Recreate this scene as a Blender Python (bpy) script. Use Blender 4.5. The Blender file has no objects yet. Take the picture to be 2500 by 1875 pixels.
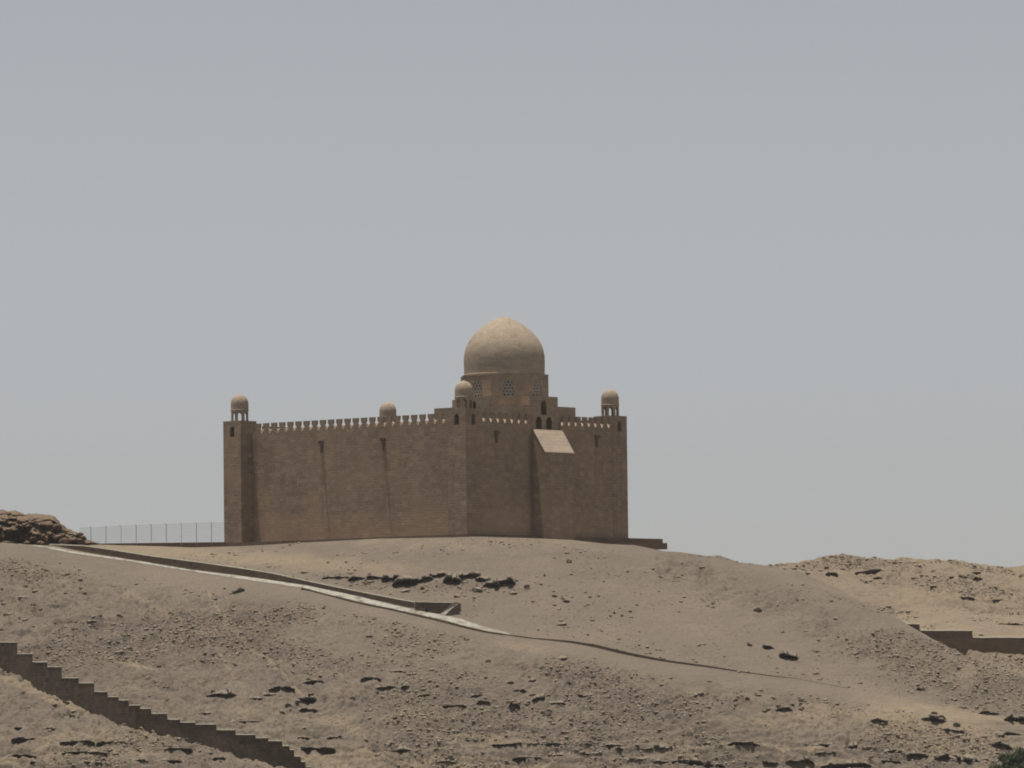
import bpy, bmesh, math, random
import numpy as np
from mathutils import Vector, Matrix

S = bpy.context.scene
R = math.radians
random.seed(7)
rng = np.random.default_rng(11)

# ------------------------------------------------------------------ camera
F_PX, PITCH, ROLL = 13450.1, 0.0579811, 0.0117587      # in pixels of the 2500-wide frame
cp, sp, cr, sr = math.cos(PITCH), math.sin(PITCH), math.cos(ROLL), math.sin(ROLL)
FW, UP, RT = np.array([0, cp, sp]), np.array([0, -sp, cp]), np.array([1.0, 0, 0])
RT2, UP2 = RT * cr - UP * sr, RT * sr + UP * cr
cam_d = bpy.data.cameras.new("camera"); cam = bpy.data.objects.new("camera", cam_d)
S.collection.objects.link(cam)
cam.matrix_world = Matrix(((RT2[0], UP2[0], -FW[0], 0), (RT2[1], UP2[1], -FW[1], 0), (RT2[2], UP2[2], -FW[2], 0), (0, 0, 0, 1)))
cam_d.sensor_width = 36; cam_d.lens = 36 * F_PX / 2500
cam_d.clip_start = 1; cam_d.clip_end = 20000
S.camera = cam

# ------------------------------------------------------------------ sky, sun, exposure
SUN_EL, SUN_AZ = 83.6, -80.0       # azimuth measured from +Y (forward), negative = to the left
w = bpy.data.worlds.new("World"); S.world = w; w.use_nodes = True
nt = w.node_tree; bg = nt.nodes['Background']
sky = nt.nodes.new('ShaderNodeTexSky'); sky.sky_type = 'NISHITA'; sky.sun_disc = False
sky.sun_elevation = R(SUN_EL); sky.sun_rotation = R(SUN_AZ)
sky.air_density = 0.8; sky.dust_density = 0.50; sky.ozone_density = 1.0; sky.altitude = 100
hs = nt.nodes.new('ShaderNodeHueSaturation'); hs.inputs['Saturation'].default_value = 0.26
tint = nt.nodes.new('ShaderNodeMix'); tint.data_type = 'RGBA'; tint.blend_type = 'MULTIPLY'; tint.inputs[0].default_value = 1.0
tint.inputs[7].default_value = (0.997, 0.983, 0.986, 1)        # dust in the desert air
nt.links.new(sky.outputs[0], hs.inputs['Color']); nt.links.new(hs.outputs[0], tint.inputs[6]); nt.links.new(tint.outputs[2], bg.inputs[0])
bg.inputs[1].default_value = 0.076
sd = bpy.data.lights.new("sun", 'SUN'); sd.energy = 4.3; sd.angle = R(0.6); sd.color = (1.0, 0.95, 0.87)
sun = bpy.data.objects.new("sun", sd); S.collection.objects.link(sun)
sv = Vector((math.sin(R(SUN_AZ)) * math.cos(R(SUN_EL)), math.cos(R(SUN_AZ)) * math.cos(R(SUN_EL)), math.sin(R(SUN_EL))))
sun.rotation_euler = sv.to_track_quat('Z', 'Y').to_euler(); sun.location = (0, 500, 200)
S.view_settings.view_transform = 'Standard'; S.view_settings.look = 'None'
try: S.cycles.filter_width = 1.9          # long-lens softness
except Exception: pass
S.view_settings.exposure = 0.03; S.view_settings.gamma = 1.0; S.view_settings.use_curve_mapping = False

# ------------------------------------------------------------------ helpers
def ray(px, row):
    """direction of a photograph pixel as (x/y, z/y)"""
    xr, yr = px - 1250.0, 937.5 - row
    x, y = (xr * cr + yr * sr) / F_PX, (-xr * sr + yr * cr) / F_PX
    dy = FW[1] + UP[1] * y; dz = FW[2] + UP[2] * y
    return x / dy, dz / dy
def proj(x, y, z):
    d = y * FW[1] + z * FW[2]; X = F_PX * x / d; Y = F_PX * (y * UP[1] + z * UP[2]) / d
    return 1250 + X * cr - Y * sr, 937.5 - (X * sr + Y * cr)

def tag(o, label=None, cat=None, group=None, kind=None):
    if label: o['label'] = label
    if cat: o['category'] = cat
    if group: o['group'] = group
    if kind: o['kind'] = kind
    return o
def empty(name, loc=(0, 0, 0), rz=0):
    o = bpy.data.objects.new(name, None); o.location = loc; o.rotation_euler = (0, 0, rz)
    o.empty_display_size = 0.5; S.collection.objects.link(o); return o
class MB:
    def __init__(s): s.v = []; s.f = []; s.m = []
    def add(s, vs, fs, mi=0):
        b = len(s.v); s.v += [tuple(p) for p in vs]; s.f += [tuple(b + i for i in f) for f in fs]; s.m += [mi] * len(fs)
    def box(s, x0, x1, y0, y1, z0, z1, mi=0):
        s.add([(x0,y0,z0),(x1,y0,z0),(x1,y1,z0),(x0,y1,z0),(x0,y0,z1),(x1,y0,z1),(x1,y1,z1),(x0,y1,z1)],
              [(0,3,2,1),(4,5,6,7),(0,1,5,4),(1,2,6,5),(2,3,7,6),(3,0,4,7)], mi)
    def prism(s, poly, fn, mi=0):
        """poly: 2-D outline; fn(a,b,side) -> 3-D point, side 0/1"""
        n = len(poly); vs = [fn(a, b, 0) for a, b in poly] + [fn(a, b, 1) for a, b in poly]
        s.add(vs, [tuple(range(n))[::-1], tuple(range(n, 2*n))] + [(i, (i+1) % n, n + (i+1) % n, n + i) for i in range(n)], mi)
    def lathe(s, prof, n=48, c=(0, 0, 0), ph=0, mi=0):
        vs = []; fs = []
        for r, z in prof:
            for i in range(n):
                a = ph + 2 * math.pi * i / n; vs.append((c[0] + r * math.cos(a), c[1] + r * math.sin(a), c[2] + z))
        for j in range(len(prof) - 1):
            for i in range(n):
                k = (i + 1) % n; fs.append((j*n+i, j*n+k, (j+1)*n+k, (j+1)*n+i))
        fs.append(tuple(range(n))[::-1]); fs.append(tuple(range((len(prof)-1)*n, len(prof)*n)))
        s.add(vs, fs, mi)
    def bar(s, p, q, r, n=6, mi=0):
        p, q = Vector(p), Vector(q); d = (q - p).normalized()
        a = d.orthogonal().normalized(); b = d.cross(a); vs = []
        for c in (p, q):
            for i in range(n):
                t = 2 * math.pi * i / n; vs.append(c + (a * math.cos(t) + b * math.sin(t)) * r)
        s.add(vs, [tuple(range(n))[::-1], tuple(range(n, 2*n))] + [(i, (i+1) % n, n + (i+1) % n, n + i) for i in range(n)], mi)
    def mesh(s, name, mats, smooth=False):
        me = bpy.data.meshes.new(name); me.from_pydata(s.v, [], s.f)
        for m in (mats if isinstance(mats, (list, tuple)) else [mats]): me.materials.append(m)
        me.polygons.foreach_set('material_index', s.m)
        bm = bmesh.new(); bm.from_mesh(me); bmesh.ops.recalc_face_normals(bm, faces=bm.faces); bm.to_mesh(me); bm.free()
        if smooth: me.polygons.foreach_set('use_smooth', [True] * len(me.polygons))
        me.update(); return me
    def build(s, name, mats, parent=None, smooth=False):
        o = bpy.data.objects.new(name, s.mesh(name, mats, smooth)); S.collection.objects.link(o)
        if parent: o.parent = parent
        return o
def cut(obj, cutter_mb):
    """boolean difference, applied"""
    me = cutter_mb.mesh("cutter", [])
    c = bpy.data.objects.new("cutter", me); S.collection.objects.link(c); c.parent = obj.parent
    if obj.parent is None: pass
    md = obj.modifiers.new("b", 'BOOLEAN'); md.object = c; md.operation = 'DIFFERENCE'; md.solver = 'EXACT'; md.use_self = True
    bpy.context.view_layer.update()
    dg = bpy.context.evaluated_depsgraph_get()
    nm = bpy.data.meshes.new_from_object(obj.evaluated_get(dg)); obj.modifiers.clear()
    old = obj.data; obj.data = nm; nm.name = old.name
    bpy.data.objects.remove(c); bpy.data.meshes.remove(me)
    return obj
def arch(wd, z0, z1, keel=True, n=7):
    """pointed arch outline (a along the wall, b up)"""
    h = wd / 2; zs = z1 - (wd * (0.72 if keel else 0.5)); p = [(-h, z0), (h, z0), (h, zs)]
    for i in range(1, n): 
        t = i / n * math.pi / 2
        p.append((h * math.cos(t) ** (1.0), zs + (z1 - zs) * math.sin(t) ** (1.25 if keel else 1)))
    p.append((0, z1))
    for i in range(n - 1, 0, -1):
        t = i / n * math.pi / 2
        p.append((-h * math.cos(t), zs + (z1 - zs) * math.sin(t) ** (1.25 if keel else 1)))
    p.append((-h, zs)); return p

# ------------------------------------------------------------------ materials
def nodes(name):
    m = bpy.data.materials.new(name); m.use_nodes = True; t = m.node_tree
    b = t.nodes['Principled BSDF']; b.inputs['Roughness'].default_value = 0.95
    b.inputs['Specular IOR Level'].default_value = 0.15
    return m, t, b
def N(t, ty, **kw):
    n = t.nodes.new(ty)
    for k, v in kw.items(): setattr(n, k, v)
    return n
def noise(t, vec, scale, detail=4, rough=0.55, dist=0):
    n = N(t, 'ShaderNodeTexNoise'); n.inputs['Scale'].default_value = scale; n.inputs['Detail'].default_value = detail
    n.inputs['Roughness'].default_value = rough; n.inputs['Distortion'].default_value = dist
    t.links.new(vec, n.inputs['Vector']); return n.outputs['Fac']
def mrange(t, v, a, b, c, d):
    n = N(t, 'ShaderNodeMapRange'); t.links.new(v, n.inputs[0])
    for i, x in enumerate((a, b, c, d)): n.inputs[i + 1].default_value = x
    return n.outputs[0]
def mixc(t, fac, c1, c2, bt='MIX'):
    n = N(t, 'ShaderNodeMix', data_type='RGBA', blend_type=bt)
    for s_, x in ((n.inputs[0], fac), (n.inputs[6], c1), (n.inputs[7], c2)):
        if hasattr(x, 'links') or hasattr(x, 'node'): t.links.new(x, s_)
        elif isinstance(x, (int, float)): s_.default_value = x
        else: s_.default_value = (*x, 1)
    return n.outputs[2]
def mth(t, op, a, b=0.5, c=None):
    n = N(t, 'ShaderNodeMath', operation=op)
    for i, x in enumerate((a, b, c)):
        if x is None: continue
        if isinstance(x, (int, float)): n.inputs[i].default_value = x
        else: t.links.new(x, n.inputs[i])
    return n.outputs[0]
def bump(t, b, h, strength, dist):
    n = N(t, 'ShaderNodeBump'); n.inputs['Strength'].default_value = strength; n.inputs['Distance'].default_value = dist
    t.links.new(h, n.inputs['Height']); t.links.new(n.outputs[0], b.inputs['Normal'])

def mat_masonry(name, c, c2, joint, bw=0.62, bh=0.30, stains=(), var=1.0, round_=False, base_band=False):
    m, t, b = nodes(name)
    tc = N(t, 'ShaderNodeTexCoord').outputs['Object']
    sx = N(t, 'ShaderNodeSeparateXYZ'); t.links.new(tc, sx.inputs[0])
    wob = mth(t, 'MULTIPLY', mth(t, 'SUBTRACT', noise(t, tc, 0.6, 3), 0.5), 0.10)
    if round_:
        along = mth(t, 'MULTIPLY', mth(t, 'ARCTAN2', sx.outputs[1], sx.outputs[0]), 4.4)
    else:
        along = mth(t, 'ADD', sx.outputs[0], mth(t, 'MULTIPLY', sx.outputs[1], -1.0))
    cb = N(t, 'ShaderNodeCombineXYZ'); t.links.new(along, cb.inputs[0]); t.links.new(mth(t, 'ADD', sx.outputs[2], wob), cb.inputs[1])
    br = N(t, 'ShaderNodeTexBrick'); t.links.new(cb.outputs[0], br.inputs['Vector'])
    br.inputs['Scale'].default_value = 1; br.inputs['Brick Width'].default_value = bw; br.inputs['Row Height'].default_value = bh
    br.inputs['Mortar Size'].default_value = 0.024; br.inputs['Mortar Smooth'].default_value = 0.6; br.inputs['Bias'].default_value = 0.0
    br.inputs['Color1'].default_value = (*c, 1); br.inputs['Color2'].default_value = (*c2, 1); br.inputs['Mortar'].default_value = (*joint, 1)
    col = br.outputs['Color']
    # odd stones, patchy weathering
    nf = noise(t, tc, 1.3, 5, 0.7)
    # single odd stones, darker or redder than their neighbours
    wv = N(t, 'ShaderNodeVectorMath', operation='MULTIPLY'); t.links.new(cb.outputs[0], wv.inputs[0]); wv.inputs[1].default_value = (1 / (bw * 1.3), 1 / (bh * 1.5), 1)
    wn = N(t, 'ShaderNodeTexWhiteNoise', noise_dimensions='2D'); fl = N(t, 'ShaderNodeVectorMath', operation='FLOOR'); t.links.new(wv.outputs[0], fl.inputs[0]); t.links.new(fl.outputs[0], wn.inputs['Vector'])
    col = mixc(t, mrange(t, wn.outputs['Value'], 0.76, 0.90, 0, 0.7 * var), col, (c[0] * 0.60, c[1] * 0.54, c[2] * 0.54))
    col = mixc(t, mrange(t, wn.outputs['Value'], 0.22, 0.08, 0, 0.6 * var), col, (c[0] * 1.22, c[1] * 1.2, c[2] * 1.1))
    col = mixc(t, mrange(t, nf, 0.44, 0.62, 0, 0.6 * var), col, tuple(x * 0.62 for x in c))
    n2 = noise(t, tc, 0.22, 3, 0.5)
    col = mixc(t, mrange(t, n2, 0.40, 0.65, 0, 0.45 * var), col, (c[0] * 1.16, c[1] * 1.10, c[2] * 0.98))
    n3 = noise(t, tc, 5.0, 3, 0.6)
    col = mixc(t, mrange(t, n3, 0.30, 0.70, 0, 0.28), col, tuple(x * 1.25 for x in c))
    # vertical run-off streaks
    mp = N(t, 'ShaderNodeMapping'); mp.inputs['Scale'].default_value = (1.3, 1.3, 0.07); t.links.new(tc, mp.inputs[0])
    n4 = noise(t, mp.outputs[0], 1.0, 4, 0.6)
    col = mixc(t, mrange(t, n4, 0.52, 0.72, 0, 0.35 * var), col, tuple(x * 0.6 for x in c))
    if base_band: col = mixc(t, mrange(t, mth(t, 'ADD', sx.outputs[2], mth(t, 'MULTIPLY', wob, 5.0)), 3.0, 2.4, 0, 0.30), col, (c[0] * 1.25, c[1] * 1.2, c[2] * 1.1))
    for ax, p, wd, z1, z0, st in stains:            # drain streak under each spout; shade painted in corners by bay and tower
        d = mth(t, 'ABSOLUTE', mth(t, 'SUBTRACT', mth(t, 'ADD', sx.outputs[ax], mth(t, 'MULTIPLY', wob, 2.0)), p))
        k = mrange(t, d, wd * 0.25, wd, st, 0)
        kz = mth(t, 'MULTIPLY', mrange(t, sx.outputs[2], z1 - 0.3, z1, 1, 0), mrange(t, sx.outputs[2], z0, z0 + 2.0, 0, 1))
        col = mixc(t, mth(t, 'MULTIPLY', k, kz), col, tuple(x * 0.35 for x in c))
    t.links.new(col, b.inputs['Base Color'])
    h = mth(t, 'ADD', mth(t, 'MULTIPLY', br.outputs['Fac'], -0.6), mth(t, 'ADD', n3, nf))
    bump(t, b, h, 0.6, 0.05)
    return m

def mat_plain(name, c, var=0.25, sc=3.0, rough=0.9, bmp=0.02):
    m, t, b = nodes(name); b.inputs['Roughness'].default_value = rough
    tc = N(t, 'ShaderNodeTexCoord').outputs['Object']
    n = noise(t, tc, sc, 5, 0.6)
    t.links.new(mixc(t, mrange(t, n, 0.3, 0.7, 0, 1), tuple(x * (1 - var) for x in c), tuple(x * (1 + var) for x in c)), b.inputs['Base Color'])
    bump(t, b, n, 0.6, bmp); return m

def mat_ground():
    m, t, b = nodes('desert_ground')
    tc = N(t, 'ShaderNodeTexCoord').outputs['Object']
    at = N(t, 'ShaderNodeAttribute', attribute_name='sand').outputs['Fac']
    rb = N(t, 'ShaderNodeAttribute', attribute_name='rubble').outputs['Fac']
    na = noise(t, tc, 0.08, 5, 0.6); nb = noise(t, tc, 0.7, 6, 0.65); nc = noise(t, tc, 3.2, 6, 0.75)
    nd = noise(t, tc, 0.24, 6, 0.72, 0.6)
    mpz = N(t, 'ShaderNodeMapping'); mpz.inputs['Scale'].default_value = (0.10, 0.35, 1.8); t.links.new(tc, mpz.inputs[0])
    ns = noise(t, mpz.outputs[0], 1.0, 5, 0.65)
    scree = mixc(t, mrange(t, na, 0.35, 0.65, 0, 1), (0.194, 0.158, 0.122), (0.236, 0.189, 0.144))
    vari = mth(t, 'MULTIPLY_ADD', rb, 0.75, 0.25)
    scree = mixc(t, mth(t, 'MULTIPLY', mrange(t, nd, 0.53, 0.68, 0, 0.75), vari), scree, (0.285, 0.228, 0.165))
    scree = mixc(t, mth(t, 'MULTIPLY', mrange(t, nd, 0.46, 0.34, 0, 0.70), vari), scree, (0.135, 0.112, 0.089))
    scree = mixc(t, mth(t, 'MULTIPLY', mrange(t, ns, 0.50, 0.70, 0, 0.5), vari), scree, (0.26, 0.205, 0.15))
    scree = mixc(t, mth(t, 'MULTIPLY', rb, 0.16), scree, (0.135, 0.112, 0.088))
    sand = mixc(t, mrange(t, nb, 0.3, 0.7, 0, 1), (0.265, 0.208, 0.142), (0.345, 0.272, 0.185))
    f = mrange(t, mth(t, 'ADD', at, mth(t, 'MULTIPLY', mth(t, 'SUBTRACT', nd, 0.5), 1.6)), 0.15, 0.85, 0, 1)
    f = mth(t, 'MULTIPLY', f, mrange(t, at, 0.0, 0.12, 0, 1))
    col = mixc(t, f, scree, sand)
    dk = mth(t, 'MULTIPLY', mrange(t, nb, 0.5, 0.68, 0, 0.42), rb)
    col = mixc(t, dk, col, (0.105, 0.088, 0.070))
    # gravel speckle
    vo = N(t, 'ShaderNodeTexVoronoi'); vo.inputs['Scale'].default_value = 3.2; t.links.new(tc, vo.inputs['Vector'])
    sg = N(t, 'ShaderNodeSeparateColor'); t.links.new(vo.outputs['Color'], sg.inputs[0])
    sp1 = mth(t, 'MULTIPLY', mrange(t, sg.outputs[0], 0.74, 0.86, 0, 0.7), mrange(t, vo.outputs['Distance'], 0.15, 0.4, 1, 0))
    sp1 = mth(t, 'MULTIPLY', sp1, mth(t, 'MULTIPLY_ADD', rb, 0.85, 0.08))
    col = mixc(t, sp1, col, (0.33, 0.28, 0.215))
    sp2 = mth(t, 'MULTIPLY', mrange(t, sg.outputs[1], 0.68, 0.82, 0, 0.72), mrange(t, vo.outputs['Distance'], 0.15, 0.4, 1, 0))
    sp2 = mth(t, 'MULTIPLY', sp2, mth(t, 'MULTIPLY_ADD', rb, 0.9, 0.06))
    col = mixc(t, sp2, col, (0.075, 0.062, 0.05))
    vo2 = N(t, 'ShaderNodeTexVoronoi'); vo2.inputs['Scale'].default_value = 1.7; vo2.inputs['Randomness'].default_value = 1.0; t.links.new(tc, vo2.inputs['Vector'])
    sg2 = N(t, 'ShaderNodeSeparateColor'); t.links.new(vo2.outputs['Color'], sg2.inputs[0])
    k2 = mth(t, 'MULTIPLY', mth(t, 'MULTIPLY', mrange(t, sg2.outputs[2], 0.72, 0.85, 0, 0.55), mrange(t, vo2.outputs['Distance'], 0.2, 0.42, 1, 0)), mth(t, 'MULTIPLY', rb, mrange(t, nd, 0.42, 0.58, 0, 1)))
    col = mixc(t, k2, col, (0.085, 0.07, 0.056))
    col = mixc(t, mrange(t, nc, 0.35, 0.65, 0, 0.45), col, (0.125, 0.098, 0.076))
    t.links.new(col, b.inputs['Base Color'])
    h = mth(t, 'ADD', mth(t, 'MULTIPLY', nb, 1.0), mth(t, 'MULTIPLY', nc, 0.45))
    bump(t, b, h, 1.0, 0.34)
    return m
def mat_rock(name, c, lit_top, lo=0.45, hi=0.85):
    """rock with a sunlit tone painted on upward faces over darker sides"""
    m, t, b = nodes(name)
    tc = N(t, 'ShaderNodeTexCoord').outputs['Object']
    g = N(t, 'ShaderNodeNewGeometry'); sx = N(t, 'ShaderNodeSeparateXYZ'); t.links.new(g.outputs['True Normal'], sx.inputs[0])
    n = noise(t, tc, 3.0, 5, 0.65)
    a = mixc(t, mrange(t, n, 0.3, 0.7, 0, 1), tuple(x * 0.65 for x in c), tuple(x * 1.35 for x in c))
    k = mrange(t, mth(t, 'ADD', sx.outputs[2], mth(t, 'MULTIPLY', mth(t, 'SUBTRACT', n, 0.5), 0.8)), lo, hi, 0, 1)
    t.links.new(mixc(t, k, a, lit_top), b.inputs['Base Color']); bump(t, b, n, 0.7, 0.12); return m  # upward faces blended to a pale sunlit tone by their normal

STN = (0.345, 0.256, 0.182)
stain_shade_f = [(0, 3.75, 0.30, 10.5, 6.5, 0.15), (0, 21.0, 0.30, 10.5, 7.0, 0.15), (0, 9.85, 0.75, 11.6, -1, 0.55)]  # last mark paints corner shade beside the bay; the others are drain streaks
stain_shade_l = [(1, 11.8, 0.30, 10.2, 1.5, 0.16), (1, 20.8, 0.30, 10.2, 0.5, 0.20), (1, 30.9, 0.8, 11.6, -1, 0.30)]  # last mark paints the left tower's shadow on the wall
M_wall = mat_masonry('rose_sandstone', STN, (0.245, 0.180, 0.128), (0.155, 0.115, 0.085))
M_wallL = mat_masonry('rose_sandstone_long_side', STN, (0.245, 0.180, 0.128), (0.155, 0.115, 0.085), stains=stain_shade_l, base_band=True)
M_wallF = mat_masonry('rose_sandstone_front', STN, (0.245, 0.180, 0.128), (0.155, 0.115, 0.085), stains=stain_shade_f, base_band=True)
M_block = mat_masonry('rose_sandstone_block', (0.37, 0.277, 0.198), (0.29, 0.217, 0.156), (0.235, 0.178, 0.133), var=0.8)
M_dome = mat_masonry('dome_sandstone', (0.42, 0.335, 0.25), (0.35, 0.278, 0.208), (0.285, 0.225, 0.17), bw=0.7, bh=0.26, var=0.6, round_=True)
M_slab = mat_masonry('dressed_slab', (0.47, 0.375, 0.285), (0.43, 0.34, 0.26), (0.34, 0.265, 0.20), bw=1.1, bh=0.38, var=0.5)
M_plinth = mat_masonry('plinth_stone', (0.185, 0.135, 0.10), (0.155, 0.112, 0.083), (0.13, 0.085, 0.06), bw=0.8, bh=0.2)
M_rub = mat_masonry('rubble_masonry', (0.135, 0.104, 0.078), (0.062, 0.048, 0.036), (0.028, 0.022, 0.017), bw=0.55, bh=0.30, var=1.2)
M_rub2 = mat_masonry('valley_wall_masonry', (0.18, 0.135, 0.10), (0.09, 0.068, 0.05), (0.045, 0.035, 0.028), bw=0.6, bh=0.32, var=1.2)
M_cap = mat_plain('weathered_coping', (0.27, 0.25, 0.19), 0.2, 2.0)
M_para = mat_masonry('parapet_masonry', (0.195, 0.138, 0.10), (0.17, 0.122, 0.09), (0.13, 0.095, 0.07), bw=0.5, bh=0.25)
M_void = mat_plain('painted_interior_dark', (0.035, 0.027, 0.022), 0.3, 4.0)  # near-black panels paint the unlit depth behind openings
M_lat = mat_plain('pale_tracery', (0.60, 0.55, 0.47), 0.2, 6.0)
def mat_path():
    m, t, b = nodes('worn_pale_paving'); tc = N(t, 'ShaderNodeTexCoord').outputs['Object']
    n = noise(t, tc, 0.9, 6, 0.75); n2 = noise(t, tc, 0.22, 4, 0.6); n3 = noise(t, tc, 5, 4, 0.6)
    c = mixc(t, mrange(t, n3, 0.3, 0.7, 0, 1), (0.30, 0.285, 0.24), (0.44, 0.42, 0.36))
    c = mixc(t, mrange(t, n, 0.50, 0.60, 0, 0.85), c, (0.19, 0.15, 0.11)); c = mixc(t, mrange(t, n2, 0.50, 0.66, 0, 0.6), c, (0.22, 0.18, 0.13))
    t.links.new(c, b.inputs['Base Color']); bump(t, b, n, 0.9, 0.15); return m
M_pave = mat_path()
M_ramp = mat_plain('pale_ramp', (0.34, 0.31, 0.26), 0.15, 2.0)
M_kerb = mat_plain('kerb_stone', (0.15, 0.115, 0.085), 0.3, 2.0, bmp=0.05)
M_steel = mat_plain('weathered_steel', (0.34, 0.33, 0.32), 0.3, 5.0, 0.7)
M_wire = mat_plain('galvanised_wire', (0.40, 0.40, 0.40), 0.2, 5.0, 0.6)
M_gnd = mat_ground()
M_rock = mat_rock('scree_rock', (0.175, 0.140, 0.105), (0.30, 0.245, 0.185), 0.35, 0.95)
M_dark = mat_rock('painted_shade_rock', (0.078, 0.068, 0.056), (0.225, 0.185, 0.14), 0.45, 0.85)  # near-black side colour carries the shade of undercut faces
M_stone = mat_rock('brown_stone', (0.105, 0.087, 0.068), (0.235, 0.19, 0.14), 0.45, 0.85)
M_crop = mat_rock('outcrop_rock', (0.115, 0.076, 0.05), (0.20, 0.145, 0.095), 0.45, 1.1)

# ------------------------------------------------------------------ terrain
BZ = 18.172                       # floor level of the mausoleum above the camera
def stn(rows):
    k = []; y = []; z = []
    for px, row, Y in rows:
        kk, e = ray(px, row); k.append(kk); y.append(Y); z.append(e * Y)
    return np.array(k), np.array(y, float), np.array(z)
P_BOT = [(-900, 1885, 516), (0, 1885, 522), (1250, 1885, 523), (2500, 1885, 522), (3400, 1885, 516)]
P_PATH = [(-900, 1322, 604), (0, 1326, 600), (108, 1334, 598), (230, 1357, 594), (352, 1376, 590), (461, 1394, 586), (600, 1413, 580),
          (745, 1432, 575), (853, 1457, 571), (962, 1482, 566), (1074, 1507, 561), (1179, 1533, 557), (1244, 1549, 554), (1390, 1567, 552),
          (1452, 1578, 551), (1531, 1600, 549), (1625, 1616, 548), (1734, 1631, 547), (1824, 1645, 546), (1960, 1661, 545),
          (2047, 1677, 544), (2242, 1712, 541), (2500, 1765, 536), (3400, 1840, 530)]
P_BAND = [(-900, 1328, 606.5), (0, 1328.5, 604), (230, 1337, 601), (548, 1352, 594), (700, 1360, 590), (900, 1353, 584), (1140, 1346, 577), (1500, 1350, 581),
          (1650, 1362, 584), (1842, 1392, 583), (1941, 1416, 578), (2100, 1487, 566), (2366, 1620, 549), (2500, 1700, 542), (3400, 1800, 538)]
P_CREST = [(-900, 1326, 608), (0, 1326.5, 607), (230, 1329, 608), (400, 1333, 607), (470, 1336, 606), (548, 1333.5, 604), (600, 1332, 602), (700, 1326, 599), (780, 1322, 596),
           (925, 1314, 591), (1106, 1311, 585), (1160, 1309, 584.5), (1287, 1312.5, 587), (1395, 1317.5, 591), (1434, 1322, 593), (1488, 1328, 595), (1549, 1330, 597),
           (1622, 1345.5, 599), (1661, 1347, 599), (1730, 1357, 599), (1756, 1355, 599), (1806, 1373, 599), (1842, 1376, 597), (1941, 1389.5, 590),
           (1981, 1408, 588), (2052, 1441, 583), (2117, 1476, 578), (2185, 1506, 573), (2247, 1541, 567), (2301, 1571, 562), (2323, 1582, 560), (2366, 1606, 556), (2500, 1660, 550), (3400, 1700, 550)]
kB, yB, zB = stn(P_BOT); kP, yP, zP = stn(P_PATH); kM, yM, zM = stn(P_BAND); kC, yC, zC = stn(P_CREST)
VAL = [(1850, 1415, 612), (2052, 1490, 604), (2200, 1570, 590), (2366, 1609, 573.2), (2500, 1617, 573.2), (3400, 1640, 573.2)]
TOP = [(1850, 1408, 618), (2052, 1470, 610), (2200, 1528, 576.8), (2246, 1533, 576.8), (2375, 1547, 576.8), (2500, 1560, 576.8), (3400, 1590, 576.8)]
RIDGE = [(1845, 1374, 640), (1871, 1370, 642), (1951, 1370, 645), (2000, 1364, 646), (2033, 1357.5, 646), (2090, 1366, 646), (2198, 1368, 646), (2266, 1377, 646),
         (2320, 1377, 646), (2361, 1381, 648), (2402, 1384, 650), (2500, 1381, 650), (2700, 1390, 650), (3400, 1400, 650)]
kV, yV, zV = stn(VAL); kT, yT, zT = stn(TOP); kR, yR, zR = stn(RIDGE)
k_split0, k_split1 = ray(1806, 1380)[0], ray(1850, 1380)[0]

ks = np.concatenate([np.linspace(ray(-6000, 1500)[0], ray(-160, 1500)[0], 60)[:-1],
                     np.linspace(ray(-160, 1500)[0], ray(2660, 1500)[0], 1500),
                     np.linspace(ray(2660, 1500)[0], ray(8500, 1500)[0], 60)[1:]])
ys = np.concatenate([np.array([-400, 0, 200, 350, 420, 460, 480, 495, 505, 510, 514, 517]), np.arange(519, 560, 0.11), np.arange(560, 612, 0.13), np.arange(612, 660, 0.3),
                     np.array([662, 666, 672, 680, 690, 705, 730, 770, 830, 900, 1000, 1200, 1500, 2000, 3000, 5000, 8000])])
NK, NY = len(ks), len(ys)
I = lambda k, kk, v: np.interp(k, kk, v)
Z = np.zeros((NK, NY))
RIV = -16.0
for i, k in enumerate(ks):
    yb, zb, yp, zp, ym, zm, yc, zc = I(k, kB, yB), I(k, kB, zB), I(k, kP, yP), I(k, kP, zP), I(k, kM, yM), I(k, kM, zM), I(k, kC, yC), I(k, kC, zC)
    s = min(1, max(0, (k - k_split0) / (k_split1 - k_split0)))
    va, vz = I(k, kV, yV), I(k, kV, zV); ta, tz = I(k, kT, yT), I(k, kT, zT); ra, rz = I(k, kR, yR), I(k, kR, zR)
    va = (1 - s) * (yc + 12) + s * va; vz = (1 - s) * (zc - 0.35) + s * vz
    ta = (1 - s) * (yc + 18) + s * ta; tz = (1 - s) * (zc - 0.45) + s * tz
    ra = (1 - s) * 645 + s * ra; rz = (1 - s) * (zc - 0.9) + s * rz
    Yk = [-400, yb - 45, yb - 22, yb, yb + (yp - yb) * 0.5, yp - 3.0, yp - 0.9, yp + 0.5, yp + 3, ym, yc, va, max(ta, va + 0.6), ra, ra + 12, 760, 1000, 8000]
    Zk = [RIV - 6, RIV - 3, RIV + 2.5, zb, zb + (zp - zb) * 0.52, zp - 0.95, zp - 0.35, zp + 0.15, zp + (zm - zp) * 3 / (ym - yp) * 0.8, zm, zc, vz, tz, rz, rz - 1.5, rz - 25, -10, -16]
    Z[i] = np.interp(ys, Yk, Zk)
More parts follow.
